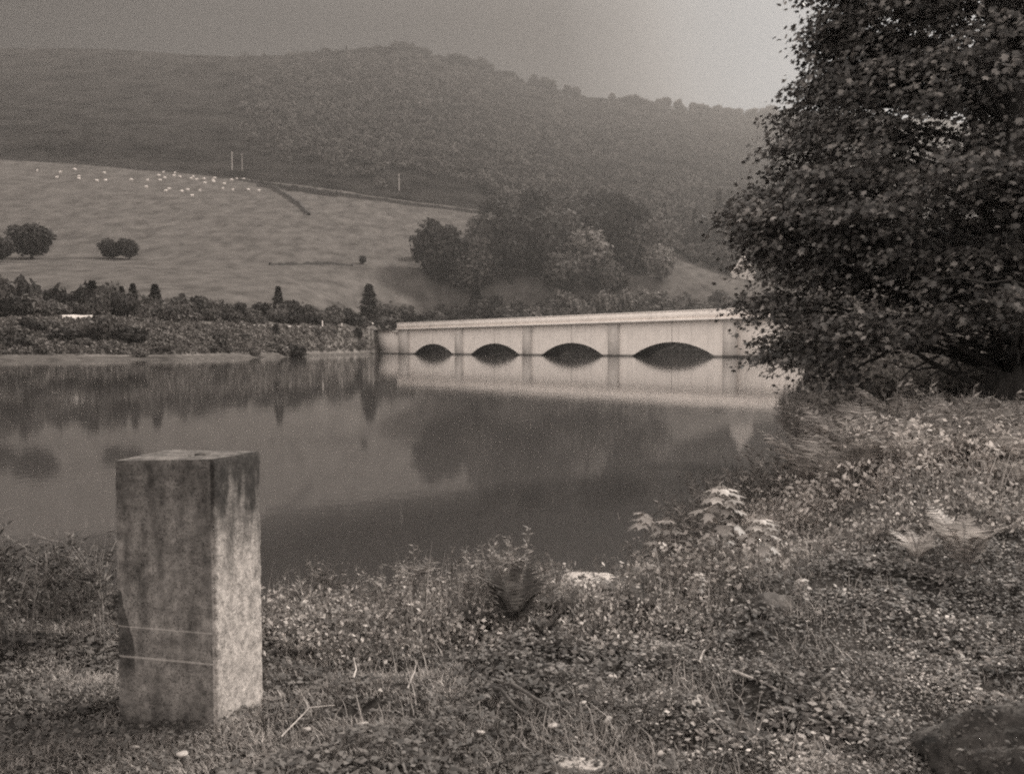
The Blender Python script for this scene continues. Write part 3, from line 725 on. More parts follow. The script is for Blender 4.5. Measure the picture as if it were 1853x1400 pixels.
for sx in (-1, 1):
    a = MB(); sl_ = (zr - zb) / w
    a.add([(sx * (w + .6), -.5, zb - .6 * sl_ + .1), (0, -.5, zr + .1), (0, 9.5, zr + .1), (sx * (w + .6), 9.5, zb - .6 * sl_ + .1),
           (sx * (w + .6), -.5, zb - .6 * sl_ + .4), (0, -.5, zr + .4), (0, 9.5, zr + .4), (sx * (w + .6), 9.5, zb - .6 * sl_ + .4)],
          [[0, 1, 2, 3], [4, 5, 6, 7], [0, 1, 5, 4], [1, 2, 6, 5], [2, 3, 7, 6], [3, 0, 4, 7]]); a.build('roof', M['slate'], hs)
    a = MB(); a.add([(sx * (w + .7), -.62, zb - .7 * sl_ - .1), (0, -.62, zr - .3), (0, -.62, zr + .7), (sx * (w + .7), -.62, zb - .7 * sl_ + .8),
                     (sx * (w + .7), -.51, zb - .7 * sl_ - .1), (0, -.51, zr - .3), (0, -.51, zr + .7), (sx * (w + .7), -.51, zb - .7 * sl_ + .8)],
                    [[0, 1, 2, 3], [7, 6, 5, 4], [0, 4, 5, 1], [3, 2, 6, 7]]); a.build('bargeboard', M['white'], hs)
for (x, z) in ((-.9, zb + 1.5), (.9, zb + 1.5), (-2.6, 1.8), (2.6, 1.8)):
    a = MB(); a.box((x, -.06, z + .8), (.65, .06, 1.0)); f_ = a.build('window', M['white'], hs)
    a = MB(); a.box((x, -.14, z + .8), (.45, .02, .8)); a.build('pane', M['dark'], f_)
a = MB(); a.box((0, 6, zr + .6), (.6, .45, 1.5)); a.build('chimney', M['house_wall'], hs)
# cars on the road at the far left bridge end
def car(px, py, rz, lab, k):
    p = ground(px, py, i0 - 3); e = empty('parked_car', tuple(p + [0, 0, .05]), rz); tag(e, lab, 'car', None)
    a = MB(); xs = [-2.1, -2.0, -1.2, .6, 1.1, 2.0, 2.15]; top = [.75, .95, 1.0, 1.0, .95, .8, .6]
    for s0, s1, t0, t1 in zip(xs[:-1], xs[1:], top[:-1], top[1:]):
        a.add([(s0, -.85, .3), (s1, -.85, .3), (s1, -.85, t1), (s0, -.85, t0), (s0, .85, .3), (s1, .85, .3), (s1, .85, t1), (s0, .85, t0)], [[0, 1, 2, 3], [7, 6, 5, 4], [3, 2, 6, 7], [0, 4, 5, 1]])
    for x, tt in ((xs[0], top[0]), (xs[-1], top[-1])): a.add([(x, -.85, .3), (x, .85, .3), (x, .85, tt), (x, -.85, tt)], [[0, 1, 2, 3]])
    a.build('body', M['white'], e)
    a = MB(); a.add([(-1.9, -.78, .98), (1.0, -.78, .98), (.2, -.62, 1.42), (-1.5, -.62, 1.42), (-1.9, .78, .98), (1.0, .78, .98), (.2, .62, 1.42), (-1.5, .62, 1.42)], [[0, 1, 2, 3], [7, 6, 5, 4], [1, 5, 6, 2], [0, 3, 7, 4]]); a.build('window', M['dark'], e)
    a = MB(); a.box((-.65, 0, 1.45), (.9, .64, .04)); a.build('roof', M['white'], e)
    for x in (-1.3, 1.3):
        for y in (-.8, .8):
            a = MB(); a.tube([(x, y - .1, .32), (x, y + .1, .32)], [.32, .32], 12); a.build('wheel', M['dark'], e)
car(658, 588, R(100), 'white car, left one of two on the road by the bridge end', 0)
car(671, 588, R(85), 'white car, right one of two on the road by the bridge end', 1)
for (px, y0_, y1_) in ((584, 592, 580), (619, 594, 585)):
    p = ground(px, y0_, 0); h = (y0_ - y1_) * mpp(p[1]); a = MB(); a.tube([(0, 0, -.3), (0, 0, h * .8), (0, 0, h)], [.22, .2, .1], 8)
    o = a.build('marker_post', M['white']); o.location = p; tag(o, 'thin white post on the far bank left of the bridge' if px == 584 else 'short white post nearest the bridge wing wall', 'post')

# ================================================================== near bank
def zl(x, y): return float(zland(np.array([x]), np.array([y]))[0])
def gpt(px, py):
    """point of the near bank seen through that pixel"""
    x, y, z = ray(px, py)
    Y = np.linspace(1.5, 90, 4000); X = x / y * Y; Z = EYE + z / y * Y
    H = zland(X, Y); k = np.argmax(Z <= np.maximum(H, 0)); 
    if k == 0: k = len(Y) - 1
    return np.array([X[k], Y[k], max(H[k], -.2)])
def inview(n, y0, y1, pxa=-250, pxb=2100, p=1.0):
    px = rng.uniform(pxa, pxb, n); q = rng.random(n)
    Y = (y0 ** (1 - p) + q * (y1 ** (1 - p) - y0 ** (1 - p))) ** (1 / (1 - p)) if p != 1 else y0 * (y1 / y0) ** q
    X = (px - 926.5) / F * Y
    return px, X, Y

# ---- concrete post
a_ = R(13.6)
post = empty('concrete_post', (-1.167, 3.44, 0), -a_)
PW, PD = .452, .36
zt = [at(383, 831, 3.44)[2], at(470, 816, 3.79)[2], at(303, 813, 3.89)[2], at(207, 834, 3.54)[2]]
def ztop(x, y):  # bilinear over the top
    u = -x / PW; v = y / PD
    return zt[0] * (1 - u) * (1 - v) + zt[1] * (1 - u) * v + zt[2] * u * v + zt[3] * u * (1 - v)
per = []
def edge(p, q, n):
    for k in range(n): per.append((p[0] + (q[0] - p[0]) * k / n, p[1] + (q[1] - p[1]) * k / n))
c = .008
edge((-PW + c, 0), (-c, 0), 30); edge((-c, 0), (0, c), 2); edge((0, c), (0, PD - c), 26); edge((0, PD - c), (-c, PD), 2)
edge((-c, PD), (-PW + c, PD), 30); edge((-PW + c, PD), (-PW, PD - c), 2); edge((-PW, PD - c), (-PW, c), 26); edge((-PW, c), (-PW + c, 0), 2)
per = np.array(per); npr = len(per); nz_ = 90; V = []
gz = zl(-1.3, 3.6)
for k in range(nz_ + 1):
    f = k / nz_
    for i, (x, y) in enumerate(per):
        zz = ztop(x, y); z = (gz - .35) * (1 - f) + zz * f
        cx_, cy_ = -PW / 2, PD / 2
        dx, dy = x - cx_, y - cy_; rr = math.hypot(dx, dy)
        ed = max(0, 1 - min(abs(abs(dx) - PW / 2) + abs(abs(dy) - PD / 2), .03) / .03)
        chip = -.013 * ed * max(0, vnoise(z * 30 + x * 20, i * .02 + 3) - .1) - .002 * ed * abs(vnoise(z * 110, i * .3)) - .0022 * fbm(x * 9 + y * 7, z * 12, 3)
        e2 = -.006 * max(0, (f - .992) / .008)
        s = 1 + (chip + e2) / rr
        V.append((cx_ + dx * s, cy_ + dy * s, z))
Fq = [[k * npr + i, k * npr + (i + 1) % npr, (k + 1) * npr + (i + 1) % npr, (k + 1) * npr + i] for k in range(nz_) for i in range(npr)]
mb = MB(); mb.add(V, Fq)
top0 = np.array(V[nz_ * npr:]); rings = [top0]
for s in np.linspace(.96, 0.03, 14):
    xy = (top0[:, :2] - [-PW / 2, PD / 2]) * s + [-PW / 2, PD / 2]
    z = np.array([ztop(x, y) for x, y in xy]) + .003 * fbm(xy[:, 0] * 18, xy[:, 1] * 18, 3) - .001
    rings.append(np.column_stack([xy, z]))
RV = np.concatenate(rings); nr_r = len(rings)
mb.add(RV, [[k * npr + i, k * npr + (i + 1) % npr, (k + 1) * npr + (i + 1) % npr, (k + 1) * npr + i] for k in range(nr_r - 1) for i in range(npr)])
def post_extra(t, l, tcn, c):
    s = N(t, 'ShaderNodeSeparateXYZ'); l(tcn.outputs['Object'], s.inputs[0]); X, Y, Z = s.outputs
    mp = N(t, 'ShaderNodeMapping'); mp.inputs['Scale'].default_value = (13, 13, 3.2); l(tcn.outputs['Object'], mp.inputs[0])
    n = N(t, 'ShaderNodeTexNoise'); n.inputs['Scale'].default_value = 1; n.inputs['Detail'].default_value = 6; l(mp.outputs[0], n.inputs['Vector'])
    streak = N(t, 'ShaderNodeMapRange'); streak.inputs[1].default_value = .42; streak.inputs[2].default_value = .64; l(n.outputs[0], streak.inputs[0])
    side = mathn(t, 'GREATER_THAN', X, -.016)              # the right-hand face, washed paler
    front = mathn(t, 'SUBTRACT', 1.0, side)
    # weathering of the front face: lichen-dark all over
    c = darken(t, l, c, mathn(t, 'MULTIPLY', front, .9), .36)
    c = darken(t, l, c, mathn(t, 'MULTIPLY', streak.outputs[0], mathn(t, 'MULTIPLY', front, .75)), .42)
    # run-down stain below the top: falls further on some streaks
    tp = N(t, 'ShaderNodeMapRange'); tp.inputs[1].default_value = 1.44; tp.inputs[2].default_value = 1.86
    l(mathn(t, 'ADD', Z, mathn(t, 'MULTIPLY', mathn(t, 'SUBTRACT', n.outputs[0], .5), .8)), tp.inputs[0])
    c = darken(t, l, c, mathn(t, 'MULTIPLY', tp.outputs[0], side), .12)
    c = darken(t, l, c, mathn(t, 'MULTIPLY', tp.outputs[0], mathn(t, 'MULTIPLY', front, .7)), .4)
    # wedge of shade painted on the left edge of the front
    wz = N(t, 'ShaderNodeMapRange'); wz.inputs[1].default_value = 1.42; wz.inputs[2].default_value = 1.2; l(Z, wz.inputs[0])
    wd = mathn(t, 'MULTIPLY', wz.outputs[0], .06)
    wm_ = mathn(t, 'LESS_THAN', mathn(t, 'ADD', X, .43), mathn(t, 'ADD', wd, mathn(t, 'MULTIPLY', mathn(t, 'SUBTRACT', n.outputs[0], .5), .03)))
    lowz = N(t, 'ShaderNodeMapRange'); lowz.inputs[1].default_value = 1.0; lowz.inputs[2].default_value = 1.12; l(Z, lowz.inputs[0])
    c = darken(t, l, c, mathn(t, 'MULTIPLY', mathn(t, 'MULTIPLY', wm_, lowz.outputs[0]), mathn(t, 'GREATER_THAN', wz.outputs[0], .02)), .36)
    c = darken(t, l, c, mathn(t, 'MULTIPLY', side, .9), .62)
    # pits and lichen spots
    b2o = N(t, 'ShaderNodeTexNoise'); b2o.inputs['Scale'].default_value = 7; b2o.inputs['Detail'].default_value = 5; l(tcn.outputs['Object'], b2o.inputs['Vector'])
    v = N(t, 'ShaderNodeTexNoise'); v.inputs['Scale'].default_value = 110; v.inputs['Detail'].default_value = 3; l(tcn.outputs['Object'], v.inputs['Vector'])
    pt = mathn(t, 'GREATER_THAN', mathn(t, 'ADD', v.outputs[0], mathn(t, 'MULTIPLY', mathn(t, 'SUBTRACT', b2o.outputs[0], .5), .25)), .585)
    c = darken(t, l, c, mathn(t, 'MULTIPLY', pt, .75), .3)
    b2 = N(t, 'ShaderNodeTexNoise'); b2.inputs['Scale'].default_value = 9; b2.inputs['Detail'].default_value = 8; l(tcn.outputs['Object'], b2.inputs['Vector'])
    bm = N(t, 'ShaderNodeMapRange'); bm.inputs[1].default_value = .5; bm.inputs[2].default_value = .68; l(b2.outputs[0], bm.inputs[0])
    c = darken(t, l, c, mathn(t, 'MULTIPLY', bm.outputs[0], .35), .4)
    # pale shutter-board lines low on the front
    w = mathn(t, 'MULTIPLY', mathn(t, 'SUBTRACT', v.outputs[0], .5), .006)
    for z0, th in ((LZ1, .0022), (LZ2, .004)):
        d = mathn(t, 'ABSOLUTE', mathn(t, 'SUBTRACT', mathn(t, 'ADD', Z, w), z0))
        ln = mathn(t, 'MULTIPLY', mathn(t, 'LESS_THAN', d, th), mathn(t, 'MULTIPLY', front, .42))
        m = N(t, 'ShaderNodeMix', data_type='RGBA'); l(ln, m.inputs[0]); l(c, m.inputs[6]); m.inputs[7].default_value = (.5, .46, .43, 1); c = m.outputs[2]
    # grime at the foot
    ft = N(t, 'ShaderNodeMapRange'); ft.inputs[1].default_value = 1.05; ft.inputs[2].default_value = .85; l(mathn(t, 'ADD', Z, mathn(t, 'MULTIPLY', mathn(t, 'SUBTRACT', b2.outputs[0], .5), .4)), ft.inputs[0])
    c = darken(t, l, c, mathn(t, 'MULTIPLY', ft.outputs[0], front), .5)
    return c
LZ1 = at(300, 1141, 3.48)[2]; LZ2 = at(300, 1196, 3.48)[2]
M['root'] = mono('dark_mossy_rock', .008, .09, scale=7, detail=9, rough=1, bump=.04, bscale=14)
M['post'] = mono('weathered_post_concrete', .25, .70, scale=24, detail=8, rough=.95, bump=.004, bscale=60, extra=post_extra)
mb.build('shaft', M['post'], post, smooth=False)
tag(post, 'square weathered concrete post stained dark at the top on the near bank', 'post')
hx, hy = -.17, .19
m_ = MB(); m_.box((hx, hy, ztop(hx, hy) - .01), (.022, .03, .017), .2); m_.build('socket_shade', M['log'], post)  # dark box on the top, standing in for the shade of a hole

# ---- big sycamore
def crown_r(z):   # radius of the crown at a height above the eye
    return np.interp(z, [-1.15, -.75, -.35, 0.1, .5, .9, 1.25, 1.8, 2.5, 2.9, 3.4, 4.0, 4.4, 5.2, 6.3, 8, 10, 11.5], [1.2, 2.6, 4.3, 4.7, 5.0, 4.5, 4.3, 4.6, 4.95, 4.5, 4.35, 4.2, 4.1, 3.5, 3.3, 2.9, 1.9, .2])
TX, TY = 8.95, 16.0
TG = zl(TX, TY)
tree = empty('sycamore_tree', (TX, TY, TG)); tag(tree, 'large dark leafy sycamore overhanging the bank at the right', 'tree')
tw = MB(); g = np.random.default_rng(11)
trunk_path = np.array([(0, 0, -.5), (-.06, 0, 0), (-.02, 0, .6), (.02, .03, 1.6), (0, .05, 3.4), (.1, .1, 6), (.1, 0, 9), (.15, 0, 11.5)])
tw.tube(np.array([(np.interp(z, trunk_path[:, 2], trunk_path[:, 0]), np.interp(z, trunk_path[:, 2], trunk_path[:, 1]), z) for z in np.linspace(-.5, 11.5, 26)]),
        np.interp(np.linspace(-.5, 11.5, 26), [-.5, 0, .4, 1.5, 4, 8, 11.5], [.55, .42, .33, .29, .24, .13, .03]), 16)
for (ox, oy, rr_, lean) in ((.34, .1, .14, .25), (.52, -.12, .10, .5), (-.2, -.2, .05, -.1)):
    tw.tube([(ox * .7, oy, -.4), (ox, oy, .3), (ox * 1.15, oy, 1.4), (ox + lean, oy, 3.2), (ox + lean * 2, oy, 5)], [rr_ * 1.5, rr_, rr_ * .9, rr_ * .7, rr_ * .3], 10)
sprays = []   # (pos, outward dir)
e0 = EYE - TG   # eye height in tree space
nl_ = 92
def shows(P):
    """where foliage stands in the real crown: its uneven edge, its hanging gaps near the trunk"""
    P = np.atleast_2d(P); az_ = np.arctan2(P[:, 1], P[:, 0]); rr2 = np.hypot(P[:, 0], P[:, 1])
    keep = ~((P[:, 2] < e0 + .2) & (P[:, 1] < 1.5) & (rr2 < 2.9)) & (P[:, 2] > e0 - 1.15)
    wx, wy, wz_ = P[:, 0] + TX, P[:, 1] + TY, P[:, 2] + TG
    ppx = 926.5 + F * wx / wy; ppy = 630 - F * (wz_ - EYE) / wy
    nzv = 34 * fbm(wx * 2.2, wz_ * 2.2 + 5, 3) * 1.6
    gap = (ppx > 1585 + nzv) & (ppx < 1772 + nzv) & (ppy > 612 + nzv) | (ppx >= 1760) & (ppy > 575 + nzv)
    thin = (ppx > 1350) & (ppx < 1500) & (ppy > 585) & (ppy < 650) & (vnoise(wx * 3.1, wz_ * 3.1) > -.1)
    edge_ = np.interp(ppy, [-400, 0, 120, 190, 250, 340, 385, 450, 500, 580, 660, 700, 740], [1480, 1490, 1482, 1412, 1420, 1372, 1318, 1345, 1355, 1312, 1365, 1440, 1520])
    return keep & ~gap & ~thin & ~((ppx < edge_ - 6) & (ppy > -20) & (wy < 19)) & (ppy < 715 + nzv)
def limb(hz, azm, zt_, rt, r0, drop=0.0):
    while rt > 1 and not shows(np.array([math.cos(azm) * rt, math.sin(azm) * rt, zt_]))[0] and zt_ > e0 + .3: rt *= .95
    p0 = np.array([0.05, .03, hz]); d = np.array([math.cos(azm), math.sin(azm), 0.])
    tz = zt_; ln = rt
    pts = []
    for f in np.linspace(0, 1, 9):
        arc = math.sin(f * math.pi * .75) * .35
        pts.append(p0 * (1 - f) + (d * ln + [0, 0, tz]) * f + [0, 0, arc] + np.array([vnoise(f * 3 + hz * 7, azm * 5), vnoise(f * 3 + 9, azm * 4 + hz), vnoise(f * 4, hz * 3 + azm)]) * .28 * f * (1 if f < 1 else .3))
    pts = np.array(pts); tw.tube(pts, np.linspace(r0, .012, 9), 6)
    return pts
for k in range(nl_):
    z = g.uniform(-1.0, 10.5) if k > 46 else g.uniform(-1.1, 6.5)
    rt = float(crown_r(z)) * g.uniform(.82, 1.03); azm = g.uniform(0, 2 * math.pi)
    if k % 3 == 0: azm = g.uniform(math.pi * .75, math.pi * 1.4)
    hz = max(.9, e0 + z - rt * g.uniform(.12, .45) - .2) if z > 0 else g.uniform(.9, 1.9)
    pts = limb(min(hz, 10.8), azm, e0 + z, rt, .028 + .011 * rt)
    for f in np.linspace(.3, 1.0, 9):
        q = np.array([np.interp(f, np.linspace(0, 1, 9), pts[:, i]) for i in range(3)])
        for s in (-1, 1):
            side = azm + s * g.uniform(.5, 1.1)
            L_ = g.uniform(.35, 1.0) * (1.15 - .5 * f) * (rt / 4)
            dd = np.array([math.cos(side), math.sin(side), g.uniform(-.25, .25)])
            q2 = q + dd * L_
            if shows(q2)[0]: tw.tube([q, (q + q2) / 2 + [0, 0, .06], q2], [.016, .01, .004], 4)
            sprays.append((q2, dd)); sprays.append(((q + q2) / 2, dd))
        if f > .9: sprays.append((q, np.array([math.cos(azm), math.sin(azm), -.1])))
for path, r0 in (([(1790, 712, 16), (1752, 690, 15.9), (1700, 665, 15.7), (1648, 632, 15.5), (1600, 600, 15.3)], .075), ([(1795, 660, 16), (1745, 640, 15.8), (1700, 612, 15.7), (1640, 602, 15.4), (1590, 575, 15.2)], .05),
                 ([(1752, 690, 15.9), (1730, 660, 15.8), (1725, 625, 15.6)], .03), ([(1700, 665, 15.7), (1650, 668, 15.4), (1610, 655, 15.2)], .025), ([(1500, 655, 14.6), (1455, 612, 14.2), (1415, 590, 14)], .028), ([(1600, 640, 15), (1545, 668, 14.6), (1500, 655, 14.6)], .03)):
    pp = np.array([at(*q) for q in path]) - [TX, TY, TG]; f = np.linspace(0, len(pp) - 1, 14)
    pp = np.stack([np.interp(f, range(len(pp)), pp[:, i]) for i in range(3)], 1); pp += g.normal(size=pp.shape) * .012
    tw.tube(pp, np.linspace(r0, r0 * .35, 14), 8)
tw.build('trunk', M['bark'], tree, smooth=True)
# extra sprays through the outer shell
for k in range(1350):
    z = g.uniform(-.9, 11); azm = g.uniform(0, 6.283)
    if k % 2: azm = g.uniform(math.pi * .7, math.pi * 1.75)
    lump = 1 + .10 * vnoise(azm * 2.6, z * 1.1) + .06 * vnoise(azm * 7, z * 3)
    if z < .9 and vnoise(azm * 3 + 40, z * 2.0) > .15: continue
    r = float(crown_r(z)) * g.uniform(.6, 1.0) ** .5 * lump
    if z < .2 and math.pi * 1.15 < azm < math.pi * 1.8 and r < 3.6: continue
    sprays.append((np.array([math.cos(azm) * r, math.sin(azm) * r, e0 + z]), np.array([math.cos(azm), math.sin(azm), -.3])))
SP = np.array([s[0] for s in sprays]); SD = unit(np.array([s[1] for s in sprays]))
# keep the gap under the crown by the trunk open
keep = shows(SP)
keep &= (fbm(np.arctan2(SP[:, 1], SP[:, 0]) * 3.2 + 9, SP[:, 2] * 2.3, 2) < .33)
SP, SD = SP[keep], SD[keep]
nl2 = 50; K_ = len(SP)
Pp = SP[:, None] + g.normal(size=(K_, nl2, 3)) * [.26, .26, .06] + SD[:, None] * g.uniform(-.15, .25, (K_, nl2, 1))
Pp[..., 2] -= .35 * np.hypot(*(Pp - SP[:, None])[..., :2].transpose(2, 0, 1)) ** 1.2
Aa = SD[:, None] * .8 + g.normal(size=(K_, nl2, 3)) * .5 + [0, 0, -.45]
Nn_ = np.array([0, 0, 1.]) + g.normal(size=(K_, nl2, 3)) * .38 + SD[:, None] * .35
mb = MB(); scatter(mb, *SYC, Pp.reshape(-1, 3), Aa.reshape(-1, 3), Nn_.reshape(-1, 3), g.uniform(.058, .108, K_ * nl2))
mb.build('crown', M['syc'], tree)
print('sycamore leaves', K_ * nl2)

# second trunk at the right edge
t2 = empty('broadleaf_tree', (11.9, 18.5, zl(11.9, 18.5))); tag(t2, 'dark tree behind the sycamore at the right edge', 'tree')
b_ = MB(); b_.tube([(0, 0, -.4), (0, 0, .5), (.1, 0, 2.5), (.2, .1, 6)], [.45, .32, .26, .12], 12); b_.build('trunk', M['bark'], t2, smooth=True)
nn = 16000; d = unit(g.normal(size=(nn, 3))); rr_ = 1 + .16 * vnoise(d[:, 0] * 4 + 3, d[:, 1] * 4 + d[:, 2] * 3)
Pq = d * rr_[:, None] * g.uniform(.6, 1, (nn, 1)) ** .5 * [3.2, 3.2, 4.4] + [1.2, 0, 7.6]
mb = MB(); scatter(mb, *SYC, Pq, d + [0, 0, -.6] + g.normal(size=(nn, 3)) * .5, [0, 0, 1.] + g.normal(size=(nn, 3)) * .5, g.uniform(.12, .2, nn)); mb.build('crown', M['syc'], t2)

# ---- bushes further along the near bank
def leafy_bush(name, seed, r, h, n, mat, ls):
    g = np.random.default_rng(seed); mb = MB()
    cs = g.uniform(-.7, .7, (12, 3)) * [r, r, h * .45] + [0, 0, h * .5]; k = g.integers(0, 12, n)
    d = unit(g.normal(size=(n, 3))); P = cs[k] + d * g.uniform(.3, .5, (n, 1)) * [r, r, h * .8]
    scatter(mb, *DIAM, P, d + g.normal(size=(n, 3)) * .6, [0, 0, 1.] + g.normal(size=(n, 3)) * .6, ls * g.uniform(.6, 1.4, n))
    st = MB()
    for i in range(9):
        a = g.uniform(0, 6.28); st.tube([(0, 0, -.3), (math.cos(a) * r * .3, math.sin(a) * r * .3, h * .4), (math.cos(a) * r * .7, math.sin(a) * r * .7, h * .8)], [.05, .03, .01], 5)
    return mb, st
NB = []
for s, (mat) in enumerate(['bush_pale', 'tree_c', 'bush_pale']):
    mb, st = leafy_bush('b', 80 + s, 2.2, 2.6, 3800, mat, .22)
    e = empty('waterside_bush'); a = mb.build('foliage', M[mat], e); b2 = st.build('stem', M['bark'], e); KIDS[e.name] = [a, b2]; NB.append(e); e.location = (0, -3000, -3000)
nbs = [(14.5, 36, .9), (16.5, 40, 1.1), (19.5, 50, 1.2), (23, 62, 1.3), (26, 70, 1.6), (29, 82, 1.8), (33, 92, 2.0), (38, 104, 2.3), (44, 122, 2.6), (51, 140, 3.0), (60, 160, 3.3), (70, 185, 3.2), (80, 205, 3.2), (22, 40, 1.6), (18, 31, 1.1), (26, 48, 1.9), (33, 60, 2.2), (40, 75, 2.6), (52, 100, 3.2), (66, 130, 3.8), (85, 165, 4.2), (24, 34, 1.5), (31, 44, 2.0), (42, 58, 2.6), (20, 26, 1.2), (95, 205, 4.2), (110, 220, 4.5), (75, 150, 3.2), (18.5, 23.5, .9), (17, 28, 1.2), (21, 30, 1.4), (24, 31, 1.6), (19.5, 33, 1.4), (16.2, 26, .8), (22, 27, 1.3)]
for i, (x, y, s) in enumerate(nbs):
    e = NB[i % 3]; loc = (x, y, zl(x, y) - .1)
    far = 'misty bush on the right-hand bank beyond the big sycamore'
    if i < 3: e.location = loc; e.scale = (s,) * 3; tag(e, far, 'bush', 'bushes on the right-hand bank'); o = e
    else: o = copy_tree(e, loc, random.uniform(0, 6), s, far, 'bushes on the right-hand bank')
p = at(1468, 683, 60); m_ = MB(); m_.box((p[0], 60, .28), (.55, .5, .12)); m_.box((p[0], 60, .0), (.4, .4, .17))
tag(m_.build('concrete_slab', M['stone']), 'small pale concrete slab at the water edge under the sycamore', 'slab')

# ---- plant builders
def fern(seed, mat, nf=8, L_=.55, arch=.5, np_=24):
    g = np.random.default_rng(seed); mb = MB()
    e = empty('fern')
    for k in range(nf):
        a = k / nf * 6.283 + g.uniform(-.3, .3); ln = L_ * g.uniform(.7, 1.1); ar = arch * g.uniform(.6, 1.3)
        s = np.linspace(0, 1, np_); out_ = ln * (.12 * s + ar * s ** 2); up = ln * (s * .95 - .35 * ar * s ** 3)
        P = np.stack([np.cos(a) * out_, np.sin(a) * out_, up], 1)
        d = np.gradient(P, axis=0); d = unit(d)
        sd = unit(np.cross(d, [-math.sin(a) * 0 + 0, 0, 1.]) + 1e-6); nm = np.cross(sd, d)
        prof = np.sin(np.clip(s * 1.02 + .06, 0, 1) * math.pi) ** .6 * .27 * ln
        st = MB(); mb.tube(P, np.linspace(.004, .0012, np_), 3)
        fr = MB() 
        for sg_ in (-1, 1):
            A = sd * sg_ + d * .45 + g.normal(size=(np_, 3)) * .06
            w = 1.0
            tm = [(0, 0, 0), (.11, .25, 0), (.07, .6, -.03), (0, 1, -.12), (-.07, .6, -.03), (-.11, .25, 0)]
            keepk = s > .14
            scatter(fr, tm, [[0, 1, 2, 3, 4, 5]], P[keepk], A[keepk], -nm[keepk] * np.sign(nm[keepk][:, 2:3] + 1e-6) * -1, prof[keepk] * g.uniform(.85, 1.1, keepk.sum()))
        for v_, f_ in zip(fr.v, fr.f):
            pass
        o = fr.build('frond', M[mat], e)
        KIDS.setdefault(e.name, []).append(o)
    o = mb.build('stem', M['stem'], e); KIDS[e.name].append(o)
    e.location = (0, -3000, -3000); return e
FERN = {'dark': [fern(101, 'fern', 6, .50, .5), fern(102, 'fern', 6, .50, .65)], 'pale': [fern(103, 'fern_pale', 8, .6, .5), fern(104, 'fern_pale', 6, .6, .8)]}
def put(protos, i, px, py, h_px, h_unit, label, group, cat, mode='ground', rot=None, lean=0.0):
    h_px = h_px * (1.08 if cat == 'sapling' else 1)
    p = gpt(px, py); sc = h_px * p[1] / F / h_unit * (1.3 if cat == 'fern' else 1.0)
    e = protos[i % len(protos)]
    if e.name not in USED:
        USED[e.name] = 1; e.location = tuple(p); e.scale = (sc,) * 3; e.rotation_euler = (lean, 0, rot if rot is not None else random.uniform(0, 6)); tag(e, label, cat, group); return e
    o = copy_tree(e, tuple(p), rot if rot is not None else random.uniform(0, 6), sc, label, group, rx=lean)
    o['category'] = cat
    if not group and 'group' in o: del o['group']
    return o
ferns = [
 (930, 1140, 118, 'dark', 'tall dark fern standing highest at the water edge in the middle'),
 (1012, 1128, 66, 'dark', 'dark fern just right of the tallest fern at the water edge'),
 (1085, 1105, 78, 'dark', 'upright dark fern in front of the pale waterside block'),
 (1130, 1110, 86, 'dark', 'dark fern right of the pale waterside block'),
 (742, 1115, 56, 'dark', 'small dark fern on the bank edge between the post and the tallest fern'),
 (866, 1150, 70, 'dark', 'dark fern leaning beside the left of the tallest fern'),
 (985, 1165, 54, 'dark', 'low dark fern at the foot of the tallest fern'),
 (1165, 1120, 60, 'dark', 'dark fern under the leftmost sapling'),
 (1745, 1040, 96, 'pale', 'tall pale fern standing alone in the shaded ground at the right'),
 (1660, 1020, 48, 'pale', 'arching pale fern frond tuft left of the tall pale fern'),
 (1560, 925, 92, 'pale', 'pale fern behind the mossy boulders'), (1640, 900, 92, 'pale', None), (1700, 885, 86, 'pale', None), (1790, 900, 110, 'pale', None), (1830, 865, 90, 'pale', None),
 (1600, 880, 70, 'pale', None), (1500, 900, 66, 'pale', None), (1745, 850, 66, 'pale', None), (1440, 930, 52, 'pale', None), (1665, 860, 60, 'pale', None), (1850, 930, 90, 'pale', None), (1900, 900, 90, 'pale', None)]
for i, (px, py, h, kd, lab) in enumerate(ferns):
    put(FERN[kd], i, px, py, h, .50, lab or 'pale fern in the undergrowth behind the boulders at the right', None if lab else 'pale ferns in the right-hand undergrowth', 'fern')

def sapling(seed, tiers, h=.6, ls=.15):
    g = np.random.default_rng(seed); e = empty('sycamore_sapling')
    st = MB(); st.tube([(0, 0, -.05), (.01, 0, h * .5), (0, .01, h)], [.006, .005, .003], 6)
    mb = MB(); P, A, Nm, S = [], [], [], []
    for (zf, n, rad, sz) in tiers:
        for k in range(n):
            a = k / n * 6.283 + g.uniform(-.4, .4) + zf * 5; r = rad * g.uniform(.5, 1.0)
            q = np.array([math.cos(a) * r, math.sin(a) * r, zf * h - r * .25 + g.uniform(-.01, .02)])
            st.tube([(0, 0, zf * h - .02), q * [.6, .6, 1] + [0, 0, .01], q], [.002, .0018, .0014], 4)
            P.append(q); A.append((math.cos(a), math.sin(a), -.25 - g.uniform(-.2, .6))); Nm.append((math.cos(a) * .4, math.sin(a) * .4, 1)); S.append(sz * g.uniform(.5, 1.1))
    scatter(mb, *SYC, np.array(P), np.array(A), np.array(Nm), np.array(S))
    a = mb.build('leaves', M['syc_young'], e); b = st.build('stem', M['stem'], e); KIDS[e.name] = [a, b]; e.location = (0, -3000, -3000); return e
